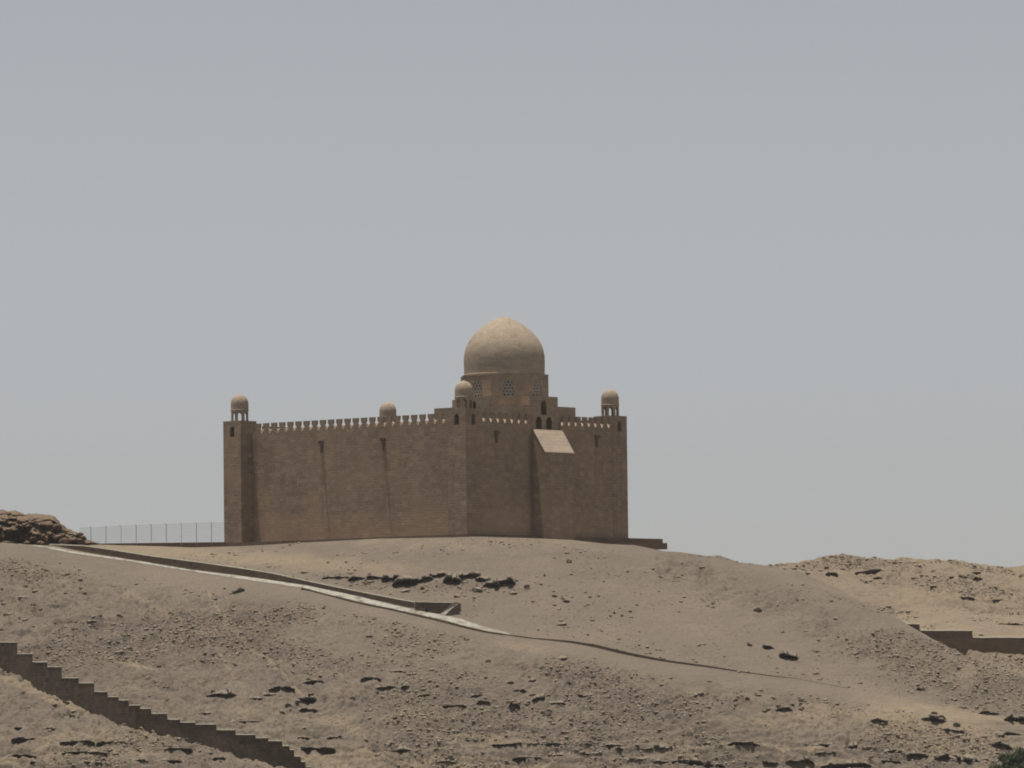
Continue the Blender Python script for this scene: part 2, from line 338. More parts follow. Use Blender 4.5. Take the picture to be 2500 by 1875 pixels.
# soften breaks of slope (along depth), then across
fine = (ys > 519) & (ys < 612)
ff = np.where(fine)[0]
kern = np.exp(-0.5 * (np.arange(-9, 10) / 4.0) ** 2); kern /= kern.sum()
Zs = Z.copy()
for i in range(NK):
    Zs[i, ff[9]:ff[-9]] = np.convolve(Z[i, ff], kern, 'valid')[:ff[-9] - ff[9]]
kw = ray(2195, 1500)[0]
wallzone = (ks[:, None] > kw) & (ys[None, :] > 571) & (ys[None, :] < 579)
Z = np.where(wallzone, Z, Zs)

# value noise
PERM = rng.random((512, 512))
def vn(x, y):
    xi = np.floor(x).astype(int); yi = np.floor(y).astype(int); fx = x - xi; fy = y - yi
    fx = fx * fx * (3 - 2 * fx); fy = fy * fy * (3 - 2 * fy)
    a = PERM[xi & 511, yi & 511]; b = PERM[(xi + 1) & 511, yi & 511]; c = PERM[xi & 511, (yi + 1) & 511]; d = PERM[(xi + 1) & 511, (yi + 1) & 511]
    return (a * (1 - fx) + b * fx) * (1 - fy) + (c * (1 - fx) + d * fx) * fy - 0.5
def fbm(x, y, f, o, g=0.5):
    s = 0; a = 1.0
    for i in range(o):
        s = s + a * vn(x * f + 17.3 * i, y * f + 9.1 * i); f *= 2.03; a *= g
    return s
KK, YY = np.meshgrid(ks, ys, indexing='ij'); XX = KK * YY
PX, PR = proj(XX, np.maximum(YY, 50), Z)
def path_row(px): return np.interp(px, [p[0] for p in P_PATH], [p[1] for p in P_PATH])
def ell(px, row, cx, cy, rx, ry, ang, st):
    a = R(ang); dx, dy = px - cx, row - cy; u = (dx * math.cos(a) + dy * math.sin(a)) / rx; v = (-dx * math.sin(a) + dy * math.cos(a)) / ry
    return st * np.exp(-(u * u + v * v) ** 1.3)
def rubble_mask(px, row, Y):
    below = row - path_row(px)
    m = np.clip((below - 28) / 45, 0, 1) * (row < 1900)
    m = m * (0.30 + 0.70 * np.clip(1.1 - ell(px, row, 1000, 1610, 330, 60, 12, 0.9) - ell(px, row, 330, 1400, 420, 30, 9, 0.8), 0, 1))
    t = np.clip((px - 1640) / 760, 0, 1); cy = 1385 + t * 290
    m = np.maximum(m, np.exp(-((row - cy) / (38 + 45 * t)) ** 2) * (px > 1600) * (below < 0) * 0.85)
    m = np.maximum(m, 0.07 * (below < 0))
    m = np.maximum(m, ell(px, row, 1030, 1424, 250, 22, 2, 0.55))
    m = np.where(Y > 600, np.where(px > 1800, 0.35 + 0.65 * np.clip(ell(px, row, 2420, 1460, 150, 70, 20, 1.2) + ell(px, row, 2150, 1400, 120, 35, 15, 1.1), 0, 1), 0.0), m)
    return m
def sand_mask(px, row, Y):
    s = 0
    for e in [(620, 1362, 420, 22, 4, 0.75), (330, 1338, 160, 14, 6, 0.6), (1150, 1325, 480, 14, 0, 0.35), (298, 1610, 62, 7, 18, 2.6), (835, 1765, 60, 18, 25, 0.75),
              (1265, 1577, 75, 12, 6, 0.65), (92, 1686, 105, 8, 24, 3.0), (110, 1405, 90, 14, 12, 0.6), (2290, 1785, 195, 60, 15, 1.2), (2350, 1640, 220, 40, 25, 0.25), (1950, 1760, 200, 25, 2, 0.35),
              (100, 1850, 260, 30, 0, 0.4), (860, 1865, 220, 15, 0, 0.5), (1100, 1850, 180, 14, 8, 0.45), (2450, 1635, 90, 18, 5, 0.6), (560, 1720, 260, 90, 20, 0.2), (1800, 1700, 300, 60, 8, 0.12)]:
        s = s + ell(px, row, *e)
    kx = ray(px, row)[0]; yc_ = np.interp(kx, kC, yC)
    s = np.where((Y > yc_ + 3) & (px > 1700), np.clip((px - 1815) / 60, 0, 1) * 0.62 + 0.0, s)
    s = np.where((px > 2190) & (Y > 576.5), 0.80, s)
    for tx, ty, wd_, st_ in (((505, 545, 575, 640, 745), (1440, 1505, 1545, 1600, 1690), 5, 1.3), ((300, 420, 520, 600), (1440, 1500, 1570, 1690), 9, 0.5), ((880, 1000, 1150, 1300), (1835, 1850, 1862, 1885), 7, 0.9), ((2230, 2330, 2420, 2520), (1725, 1745, 1752, 1762), 6, 1.2)):
        s = s + np.exp(-((row - np.interp(px, tx, ty)) / wd_) ** 2) * (px > tx[0]) * (px < tx[-1]) * st_ * (Y < 590)
    s = s + np.clip(vn(px * 0.006 + 3, row * 0.055 + px * 0.002) * 2.2 + vn(px * 0.02, row * 0.13) * 1.0 - 0.10, 0, 1) * 0.95 * np.clip((row - 1700) / 90, 0, 1) * (Y < 590)
    gl = np.exp(-((px - (2190 + (1510 - row) * 1.45)) / 16) ** 2) * (row > 1395) * (row < 1515)
    s = np.where((Y > yc_ + 3) & (px > 2100), np.maximum(s, gl * 1.2), s)
    return np.clip(s, 0, 1)
FR = (YY > 505)
RM = np.where(FR, rubble_mask(PX, PR, YY), 0.3); SM = sand_mask(PX, PR, YY)
XW, YW = XX + 2.2 * fbm(XX, YY, 0.12, 2), YY + 2.2 * fbm(YY, XX, 0.15, 2)
big = fbm(XX, YY, 0.045, 3) * 0.55
edge = np.clip(np.abs(YY - np.interp(KK, kC, yC)) / 6, 0.12, 1)
edgeP = np.clip(np.abs(YY - np.interp(KK, kP, yP)) / 5, 0.10, 1)
bigm = edge * edgeP * np.clip((660 - YY) / 14, 0.1, 1)
bld = np.exp(-(np.maximum(0, 26 - np.hypot(XX + 5, YY - 606)) / 6)) # flat under the building
det = fbm(XW, YW, 0.55, 5, 0.60) * (0.05 + 0.60 * RM ** 1.2)
gul = -np.exp(-(((PX - (545 + (PR - 1440) * 0.80)) / 22) ** 2)) * np.clip((PR - 1450) / 60, 0, 1) * np.clip((1760 - PR) / 60, 0, 1) * 0.5 * (YY < 585)
det = det + gul
det = det + fbm(XW * 0.5 - YW * 1.1, XW * 1.9 + YW * 0.5, 0.5, 3) * 0.16 * RM
rid = np.abs(fbm(XW + 40, YW, 0.33, 4, 0.55)); rill = -np.clip(0.16 - rid, 0, 1) * 1.6 * RM
# bedding planes of the sandstone near the bank: terraced relief
lay = np.clip((PR - 1730) / 120, 0, 1) * (YY < 560)
h0 = Z + big * 1.2
tt = (h0 / 0.75 + 0.25 * fbm(XX, YY, 0.08, 3)); fr = tt - np.floor(tt); ter = (np.clip((fr - 0.72) / 0.16, 0, 1) - fr) * 0.75
patch = np.clip(fbm(XX + 90, YY * 3, 0.05, 3) * 4 + 0.5, 0, 1)
rear = ((YY > 600) & (PX > 1800)) * np.clip((YY - 600) / 5, 0, 1) * np.clip((652 - YY) / 8, 0.25, 1)
gly = (fbm(XW, YW, 0.10, 5, 0.6) * 1.6 - 0.15) * rear
Z = Z + (big * bigm * 1.0 + det * np.clip(edge + 0.2, 0, 1) * np.clip(edgeP + 0.25, 0, 1) + rill * edge * edgeP + ter * lay * patch * 0.75) * bld * FR + gly
Z = np.where((YY > 588) & (np.hypot(XX + 5, YY - 608) < 30), np.minimum(Z, BZ - 0.25), Z)

vco = np.stack([XX, YY, Z], -1).reshape(-1, 3)
idx = np.arange(NK * NY).reshape(NK, NY)
quads = np.stack([idx[:-1, :-1], idx[1:, :-1], idx[1:, 1:], idx[:-1, 1:]], -1).reshape(-1, 4)
def np_mesh(name, co, faces, mat, smooth=False):
    me = bpy.data.meshes.new(name); nf, n = faces.shape
    me.vertices.add(len(co)); me.vertices.foreach_set('co', co.astype(np.float32).ravel())
    me.loops.add(nf * n); me.loops.foreach_set('vertex_index', faces.astype(np.int32).ravel())
    me.polygons.add(nf); me.polygons.foreach_set('loop_start', np.arange(0, nf * n, n, dtype=np.int32))
    me.polygons.foreach_set('loop_total', np.full(nf, n, dtype=np.int32))
    me.polygons.foreach_set('use_smooth', np.full(nf, smooth, dtype=bool))
    me.materials.append(mat); me.update(calc_edges=True); return me
gm = np_mesh('ground', vco, quads, M_gnd, True)
for nm, arr in (('sand', SM), ('rubble', RM)):
    at = gm.attributes.new(nm, 'FLOAT', 'POINT'); at.data.foreach_set('value', arr.astype(np.float32).ravel())
ground = bpy.data.objects.new('ground', gm); S.collection.objects.link(ground); tag(ground, kind='structure')

def height(k, Y):
    i = np.clip(np.searchsorted(ks, k) - 1, 0, NK - 2); j = np.clip(np.searchsorted(ys, Y) - 1, 0, NY - 2)
    a = (k - ks[i]) / (ks[i+1] - ks[i]); b = (Y - ys[j]) / (ys[j+1] - ys[j])
    return (Z[i, j] * (1-a) + Z[i+1, j] * a) * (1-b) + (Z[i, j+1] * (1-a) + Z[i+1, j+1] * a) * b
def gz(x, y): return float(height(np.array(x / y), np.array(y)))
def hit(px, row, y0=519.0, y1=655.0):
    k, e = ray(px, row); yy = np.arange(y0, y1, 0.1); el = height(np.full(len(yy), k), yy) / yy
    j = np.where(el >= e)[0]
    Y = yy[j[0]] if len(j) else float(np.interp(k, kC, yC))
    return Vector((k * Y, Y, gz(k * Y, Y)))

# river at the foot of the bank
rv = MB(); rv.add([(-4000, -1500, RIV), (4000, -1500, RIV), (4000, 510, RIV), (-4000, 510, RIV)], [(0, 1, 2, 3)])
mw, tw, bw_ = nodes('river_water'); bw_.inputs['Base Color'].default_value = (0.03, 0.06, 0.06, 1); bw_.inputs['Roughness'].default_value = 0.12
tcw = N(tw, 'ShaderNodeTexCoord').outputs['Object']; bump(tw, bw_, noise(tw, tcw, 0.8, 4), 0.3, 0.1)
tag(rv.build('river', mw), kind='structure')

# ------------------------------------------------------------------ mausoleum (local axes: x = along the long wall, y = along the river facade)
TH = 0.0937384
nL = np.array([-math.sin(math.pi/4 - TH), -math.cos(math.pi/4 - TH)]); nR = np.array([math.sin(math.pi/4 + TH), -math.cos(math.pi/4 + TH)])
L, W, TW, H = 32.60, 25.11, 2.61, 13.5
# local x axis = -nR, local y axis = -nL (this is a left-handed pair, so x is mirrored below)
maus = empty('mausoleum', (-5.175, 590.32, BZ))
AX, AY = -nR, -nL
class LB(MB):
    """mesh builder in (u, v, z): u away along the long wall, v away along the facade; stored in local (v, u, z) axes"""
    def mesh(s, name, mats, smooth=False):
        s2 = MB(); s2.f = s.f; s2.m = s.m; s2.v = [(v, u, z) for u, v, z in s.v]; return MB.mesh(s2, name, mats, smooth)
# right-handed frame: local X = v direction, local Y = u direction
maus.rotation_euler = (0, 0, math.atan2(AY[1], AY[0]))
tag(maus, 'rose sandstone mausoleum with a big dome and crenellated walls on top of the hill', 'mausoleum')
h2 = TW / 2
# masonry shader uses object x/y directly: stain and shade marks were given as (axis, position): axis 1 -> v -> object X, axis 0 -> u -> object Y
def copyo(o, parent, loc=None, rz=None):
    c = o.copy(); S.collection.objects.link(c); c.parent = parent
    if loc is not None: c.location = loc
    if rz is not None: c.rotation_euler = (0, 0, rz)
    return c

VW, UW = 0.40, -1.27            # outer planes of the long wall and of the facade
T = 0.62                        # wall thickness
ZN = 12.03                      # top of plain wall, merlons above
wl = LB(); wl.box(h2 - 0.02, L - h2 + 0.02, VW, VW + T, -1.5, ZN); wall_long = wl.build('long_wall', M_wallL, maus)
wl = LB(); wl.box(h2 - 0.02, L - h2 + 0.02, W - VW - T, W - VW, -1.5, ZN); wall_back = wl.build('rear_long_wall', M_wall, maus)
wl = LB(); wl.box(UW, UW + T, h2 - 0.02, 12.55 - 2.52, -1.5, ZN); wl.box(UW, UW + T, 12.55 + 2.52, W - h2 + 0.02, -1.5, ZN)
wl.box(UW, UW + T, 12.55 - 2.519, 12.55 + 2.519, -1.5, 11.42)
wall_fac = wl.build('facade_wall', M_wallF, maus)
wl = LB(); wl.box(L - UW - T, L - UW, h2 - 0.02, W - h2 + 0.02, -1.5, ZN); wall_end = wl.build('end_wall', M_wall, maus)

# merlon module: runs along +a, outer face at b=0, thickness T; V chute at each end, sloping outwards
def merlon(pitch, g=0.27):
    """one merlon with half of the sloping V sill on either side of it; outer face at y=0"""
    p = pitch / 2; vt = 0.50; mt = 1.14; tb = 0.20; m = MB()
    half = [(-p + g, vt), (-p + min(g, 0.29) - 0.02, vt + 0.16), (-p + 0.21, vt + 0.24), (-p + 0.19, mt)]
    up = half + [(-x, z) for x, z in half[::-1]]                       # 8 outline points above the sill
    n = len(up); V = [(x, 0, z) for x, z in up] + [(x, tb, z) for x, z in up]
    F = [tuple(range(n))[::-1], tuple(range(n, 2 * n))] + [(i, i + 1, n + i + 1, n + i) for i in range(n - 1)]
    b = len(V)      # below the sill: front apexes, back edge, bottom
    V += [(-p, 0, 0), (p, 0, 0), (-p, T, vt), (p, T, vt), (-p, T, 0), (p, T, 0), (-p + g, T, vt), (p - g, T, vt)]
    F += [(b, b + 1, n - 1, 0), (b, 0, n, b + 6), (b, b + 6, b + 2), (b + 1, b + 7, 2 * n - 1, n - 1), (b + 1, b + 3, b + 7),
          (n, 2 * n - 1, b + 7, b + 6), (b + 2, b + 6, b + 7, b + 3, b + 5, b + 4), (b, b + 2, b + 4), (b + 1, b + 5, b + 3)]
    m.add(V, F); m.m[n + 2] = m.m[n + 4] = 1; return m
def put_merlons(wall, pitch, a0, n, place, g=0.27):
    base = None
    for i in range(n):
        if base is None: o = merlon(pitch, g).build('merlon', [M_wall, M_slab], wall); base = o
        else: o = copyo(base, wall)
        loc, rz = place(a0 + i * pitch); o.location = loc; o.rotation_euler = (0, 0, rz)
# local coords (X=v, Y=u). merlon local: x along, y inward.
put_merlons(wall_long, 1.2, 30.9 - 24.5 * 1.2 + 0.0, 25, lambda a: ((VW, a, ZN), -math.pi / 2), 0.35)   # inward = +X
put_merlons(wall_back, 1.2, 30.9 - 24.5 * 1.2, 25, lambda a: ((W - VW, a, ZN), math.pi / 2))
for a0, n, pt in ((1.75 - 0.59, 8, 1.18), (15.1 + 0.5775, 8, 1.155)):
    put_merlons(wall_fac, pt, a0, n, lambda a: ((a, UW, ZN), 0), 0.30)
put_merlons(wall_end, 1.18, 1.9, 19, lambda a: ((a, L - UW, ZN), math.pi))
# blade of wall either side of the portal and before the towers
fb = LB(); fb.box(UW, UW + T, 9.98, 10.03, ZN - 0.001, ZN + 1.13); fb.build('wall_return', M_wall, maus)

# merlon orientation check: rotation -90deg about z maps local x -> -Y, local y -> +X (inward)
# --- corner towers
towers = {'near': (0, 0), 'left': (L, 0), 'right': (0, W), 'rear': (L, W)}
def tower(u, v):
    b = LB(); b.box(u - h2, u + h2, v - h2, v + h2, -1.6, H)
    return b.build('corner_tower', M_wall, maus)
def niche(cu, cv, side, wd, z0, z1, depth):
    """arched prism cutter/panel on a face. side: 'L' = face towards -v, 'R' = face towards -u, (and opposite l / r)"""
    def fn(a, z, s):
        d = {0: -0.05, 1: depth}[s]
        return {'L': (cu + a, cv + d, z), 'R': (cu + d, cv + a, z), 'l': (cu + a, cv - d, z), 'r': (cu - d, cv + a, z)}[side]
    return fn
for nme, (u, v) in towers.items():
    t = tower(u, v); c = LB()
    fs = [(u, v - h2, 'L'), (u - h2, v, 'R'), (u, v + h2, 'l'), (u + h2, v, 'r')]
    if nme == 'left': fs = [fs[0], fs[3]]
    poly = arch(0.66, 11.75, 12.9, keel=False)
    for cu, cv, sd_ in fs: c.prism(poly, niche(cu, cv, sd_, 0, 0, 0, 0.7))
    cut(t, c)
    for cu, cv, sd_ in fs:
        f0 = niche(cu, cv, sd_, 0, 0, 0, 0.70); q = LB()
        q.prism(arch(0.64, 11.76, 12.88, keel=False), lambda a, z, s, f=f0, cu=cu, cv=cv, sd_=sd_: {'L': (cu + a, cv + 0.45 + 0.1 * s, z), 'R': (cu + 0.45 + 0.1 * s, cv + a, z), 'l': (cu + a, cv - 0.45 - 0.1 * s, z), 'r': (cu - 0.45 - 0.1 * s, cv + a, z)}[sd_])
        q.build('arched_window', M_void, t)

# --- rooftop kiosks (octagonal arcade under a small dome)
def kiosk(u, v, proto=[None]):
    root_loc = (v, u, H)
    if proto[0]:
        k0 = proto[0]; c = copyo(k0[0], maus, root_loc)
        for ch in k0[1:]: copyo(ch, c)
        return
    n = 8; Ro = 1.02; Ri = 0.84; a0 = -math.pi / 4 - math.pi / 8 + 0 * TH
    ring = MB()
    po = [(Ro * math.cos(a0 + i * math.pi / 4), Ro * math.sin(a0 + i * math.pi / 4)) for i in range(n)]
    pi_ = [(Ri * math.cos(a0 + i * math.pi / 4), Ri * math.sin(a0 + i * math.pi / 4)) for i in range(n)]
    hh = 1.22; vs = [(x, y, 0) for x, y in po] + [(x, y, 0) for x, y in pi_] + [(x, y, hh) for x, y in po] + [(x, y, hh) for x, y in pi_]
    fsx = []
    for i in range(n):
        j = (i + 1) % n
        fsx += [(i, j, 16 + j, 16 + i), (8 + j, 8 + i, 24 + i, 24 + j), (j, i, 8 + i, 8 + j), (16 + i, 16 + j, 24 + j, 24 + i)]
    ring.add(vs, fsx)
    o = ring.build('roof_kiosk', M_block, maus); 
    cutr = MB(); pl = arch(0.46, -0.1, 0.98, True)
    for i in range(4):
        a = a0 + math.pi / 8 + i * math.pi / 4; ca, sa = math.cos(a), math.sin(a)
        cutr.prism(pl, lambda p, z, s, ca=ca, sa=sa: (ca * (1.3 if s else -1.3) - sa * p, sa * (1.3 if s else -1.3) + ca * p, z))
    for i in range(4):
        c1 = MB(); c1.v = []; a = a0 + math.pi / 8 + i * math.pi / 4; ca, sa = math.cos(a), math.sin(a)
        c1.prism(pl, lambda p, z, s, ca=ca, sa=sa: (ca * (1.3 if s else -1.3) - sa * p, sa * (1.3 if s else -1.3) + ca * p, z))
        cut(o, c1)
    o.location = root_loc
    d = MB(); prof = [(1.03, 1.20), (1.03, 1.27), (0.985, 1.30), (0.985, 1.32), (0.985, 1.6), (0.985, 1.90), (0.985, 1.95)]
    for i in range(1, 10):
        t = i / 10 * math.pi / 2; prof.append((0.985 * math.cos(t) ** 0.9, 1.95 + 1.02 * math.sin(t)))
    prof += [(0.10, 3.00), (0.02, 3.05)]
    dm = d.build('kiosk_dome', M_dome, o); d2 = 0
    d_ = MB(); d_.lathe(prof, 32); dm.data = d_.mesh('kiosk_dome', M_dome, True)
    b_ = MB(); b_.lathe([(1.07, -0.001), (1.07, 0.05)], 8, ph=a0); cb_ = b_.build('kiosk_base', M_block, o)
    proto[0] = [o, dm, cb_]
for u, v in towers.values(): kiosk(u, v)

# --- domed chamber
CU, CV, SQ, ARM = 4.73, 12.55, 5.50, 2.42
ch = LB(); ch.box(CU - SQ, CU + SQ, CV - SQ, CV + SQ, -1.4, 14.2); chamber = ch.build('tomb_chamber', M_block, maus)
armz = 15.24
c = LB()
cen = {'R': (CU - SQ, CV), 'L': (CU, CV - SQ), 'r': (CU + SQ, CV), 'l': (CU, CV + SQ)}
arms = {}
for sd_, (cu, cv) in cen.items():
    b = LB(); e = 0.02
    if sd_ in 'Rr':
        s_ = 1 if sd_ == 'R' else -1; x0, x1 = sorted((cu - s_ * e, cu + s_ * 2.6)); b.box(x0, x1, cv - ARM, cv + ARM, 11.2, armz)
    else:
        s_ = 1 if sd_ == 'L' else -1; y0, y1 = sorted((cv - s_ * e, cv + s_ * 2.6)); b.box(cu - ARM, cu + ARM, y0, y1, 11.2, armz)
    arms[sd_] = b.build('portal_arm', M_block, maus)
    for off, wd, z0, z1 in ((0, 0.98, 13.22, 14.82), (-0.88, 0.95, 11.3, 13.02), (0.88, 0.95, 11.3, 13.02)):
        k = LB(); fn = niche(cu, cv, sd_, 0, 0, 0, 1.0)
        pl = [(a + off, z) for a, z in arch(wd, z0, z1, False)]
        k.prism(pl, fn); cut(arms[sd_], k)
        k = LB(); k.prism(pl, niche(cu, cv, sd_, 0, 0, 0, 1.0)); cut(chamber, k)
        q = LB(); pl2 = [((a - off) * 0.99 + off, z) for a, z in pl]
        q.prism(pl2, lambda a, z, s, cu=cu, cv=cv, sd_=sd_: {'L': (cu + a, cv + 0.8 + 0.1 * s, z), 'R': (cu + 0.8 + 0.1 * s, cv + a, z), 'l': (cu + a, cv - 0.8 - 0.1 * s, z), 'r': (cu - 0.8 - 0.1 * s, cv + a, z)}[sd_])
        q.build('arched_window', M_void, arms[sd_])
# drum
RD = 5.02; DZ0, DZ1 = 15.10, 17.72
dr = MB(); a0 = math.pi / 8
dr.lathe([(RD, 14.1), (RD, DZ1 - 0.16), (RD + 0.03, DZ1 - 0.155), (RD + 0.03, DZ1)], 8, ph=a0)
drum = dr.build('drum', M_block, maus); drum.location = (CV, CU, 0)
ap = RD * math.cos(math.pi / 8)
cu_ = MB(); pl = arch(1.36, DZ0 + 0.12, DZ0 + 2.06, True)
for i in range(8):
    a = i * math.pi / 4; ca, sa = math.cos(a), math.sin(a)
    cu_.prism(pl, lambda p, z, s, ca=ca, sa=sa: (ca * (ap + 0.1 - 0.7 * s) - sa * p, sa * (ap + 0.1 - 0.7 * s) + ca * p, z))
cub = MB(); 
me_ = cu_.mesh('c', []); co = bpy.data.objects.new('c', me_); S.collection.objects.link(co); co.parent = maus; co.location = (CV, CU, 0)
md = drum.modifiers.new('b', 'BOOLEAN'); md.object = co; md.operation = 'DIFFERENCE'; md.solver = 'EXACT'
bpy.context.view_layer.update(); dg = bpy.context.evaluated_depsgraph_get()
nm_ = bpy.data.meshes.new_from_object(drum.evaluated_get(dg)); drum.modifiers.clear(); drum.data = nm_; bpy.data.objects.remove(co)
# tracery: stars and rings in an arched frame
def tracery():
    m = MB(); zb = DZ0 + 0.13; wd = 1.34; top = DZ0 + 2.04; r = 0.030
    def inside(x, z):
        if abs(x) > wd / 2 - 0.03 or z < zb: return False
        zs = top - wd * 0.72
        if z < zs: return True
        t = math.acos(min(1, abs(x) / (wd / 2))); return z < zs + (top - zs) * math.sin(t) ** 1.25
    def seg(x0, z0, x1, z1):
        if inside(x0, z0) and inside(x1, z1): m.bar((0, x0, z0), (0, x1, z1), r, 5)
    pl_ = arch(wd, zb, top, True); n = len(pl_)
    for i in range(n):
        (x0, z0), (x1, z1) = pl_[i], pl_[(i + 1) % n]; m.bar((0, x0, z0), (0, x1, z1), 0.04, 5)
    s = 0.40
    for iz in range(-1, 7):
        for ix in range(-2, 3):
            cx = ix * s + (0.5 * s if iz % 2 else 0); cz = zb + 0.20 + iz * 0.345; rr = 0.155
            for j in range(8):
                a = 2 * math.pi * j / 8; b = 2 * math.pi * (j + 1) / 8
                seg(cx + rr * math.cos(a), cz + rr * math.sin(a), cx + rr * math.cos(b), cz + rr * math.sin(b))
            for j in range(6):
                a = math.pi / 6 + math.pi * j / 3
                seg(cx + rr * math.cos(a), cz + rr * math.sin(a), cx + 0.25 * math.cos(a), cz + 0.25 * math.sin(a))
    return m
lat0 = None
for i in range(8):
    a = i * math.pi / 4; loc = (math.cos(a) * (ap - 0.16), math.sin(a) * (ap - 0.16), 0)
    if lat0 is None:
        lat0 = tracery().build('lattice_window', M_lat, drum); o = lat0
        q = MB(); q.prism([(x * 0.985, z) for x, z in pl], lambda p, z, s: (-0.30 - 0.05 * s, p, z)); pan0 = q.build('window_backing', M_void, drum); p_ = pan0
    else: o = copyo(lat0, drum); p_ = copyo(pan0, drum)
    for q_ in (o, p_): q_.location = loc; q_.rotation_euler = (0, 0, a)
# main dome
dm = MB(); RDm = 4.43; z0 = DZ1; prof = [(RDm + 0.025, 0), (RDm + 0.025, 0.12), (RDm - 0.0, 0.15), (RDm, 0.22)]
for zz, rr in ((0.5, 1.0), (1.0, 1.003), (1.6, 1.005), (2.1, 1.0), (2.5, .988), (2.9, .967), (3.3, .936), (3.7, .892), (4.1, .835), (4.5, .762), (4.9, .675), (5.3, .57), (5.6, .478), (5.9, .37), (6.15, .26), (6.35, .155), (6.48, .07), (6.54, .01)):
    prof.append((RDm * rr, zz))
dm.lathe(prof, 96); dome = dm.build('dome', M_dome, maus, True); dome.location = (CV, CU, z0)

# --- facade bay with its sloping weathering
by = LB(); v0, v1 = 12.55 - 2.5, 12.55 + 2.5
pr = [(UW + 0.01, -1.5), (UW + 0.01, 11.47), (UW - 0.05, 11.47), (-2.90, 9.02), (-2.90, -1.5)]
by.prism(pr, lambda a, z, s: (a, v0 if s == 0 else v1, z)); bay = by.build('facade_bay', M_wall, maus)
sl = LB()
sl.prism([(UW + 0.0, 11.50), (UW - 0.02, 11.56), (-2.96, 9.04), (-2.96, 8.96)], lambda a, z, s: (a, (v0 - 0.04) if s == 0 else (v1 + 0.04), z))
sl.build('sloping_cap', M_slab, bay)

# --- water spouts
M_spout = mat_plain('dark_spout_stone', (0.16, 0.115, 0.085), 0.2, 4.0)
def spout(side, a, z):
    b = MB()   # local: projects along -y, x along wall
    b.prism([(-0.27, 0.25), (0.27, 0.25), (0.22, -0.10), (0.10, -0.42), (0.09, -1.05), (-0.09, -1.05), (-0.10, -0.42), (-0.22, -0.10)], lambda x, z_, s: (x, -0.22 if s == 0 else 0.02, z_))
    b.prism([(-0.62, 0.20), (-0.62, 0.02), (-0.21, -0.10), (-0.21, 0.20)], lambda y, z_, s: ((-0.10 if s == 0 else 0.10), y, z_))
    o = b.build('water_spout', M_spout, maus)
    if side == 'L': o.location = (VW, a, z); o.rotation_euler = (0, 0, -math.pi / 2)
    else: o.location = (a, UW, z)
    return o
spout('L', 20.8, 10.65); spout('L', 11.8, 10.6); spout('R', 3.75, 10.95); spout('R', 21.0, 10.95)

# --- podium
pd = LB(); pd.box(-1.95, L + 1.6, -2.1, W + 6.65, -0.62, -0.04); plinth = pd.build('podium', M_plinth, maus)
pd = LB(); pd.box(-2.35, -1.953, 18.0, W + 6.95, -1.20, -0.50); pd.box(-1.953, L + 1.9, W + 6.653, W + 6.95, -1.20, -0.5); pd.build('podium_step', M_plinth, maus)

# --- remap: stain and shade marks use object axes (X=v, Y=u)
# ------------------------------------------------------------------ path, parapet, kerb
def strip(name, top, bot, mat, lift=0.03, n=180):
    m = MB(); x0, x1 = top[0][0], top[-1][0]; nn = 6
    for i in range(n + 1):
        px = x0 + (x1 - x0) * i / n
        rt = np.interp(px, [p[0] for p in top], [p[1] for p in top]); rb_ = np.interp(px, [p[0] for p in bot], [p[1] for p in bot])
        f_ = min(1, (i + 8) / 60) if i < 52 else 1
        mid_ = (rt + rb_) / 2; wv_ = float(vn(np.array(i * 0.35), np.array(3.3))) * 1.6; rt = mid_ - (mid_ - rt) * 0.82 * f_ - wv_ * 0.3; rb_ = mid_ + (rb_ - mid_) * 0.82 * f_ + wv_
        a = hit(px, rt); b = hit(px, rb_)
        for j in range(nn + 1):
            t = j / nn; q = a.lerp(b, t); m.v.append((q.x, q.y, max(gz(q.x, q.y), 0) * 0 + gz(q.x, q.y) + lift))
    for i in range(n):
        for j in range(nn):
            b0 = i * (nn + 1) + j; m.f.append((b0, b0 + nn + 1, b0 + nn + 2, b0 + 1)); m.m.append(0)
    o = m.build(name, mat); return o
WT = [(30, 1326), (108, 1329), (230, 1352.5), (352, 1371.5), (461, 1390.5), (600, 1407.5), (745, 1429), (853, 1451), (962, 1477), (1016, 1490), (1074, 1499), (1124, 1510), (1179, 1529), (1244, 1547)]
WB = [(30, 1328), (108, 1342), (176, 1355), (271, 1366), (366, 1380.5), (480, 1398), (600, 1416.5), (734, 1436), (875, 1471), (962, 1489), (1034, 1506), (1074, 1514), (1142, 1533), (1193, 1544), (1244, 1551.5)]
tag(strip('path', WT, WB, M_pave), kind='structure')

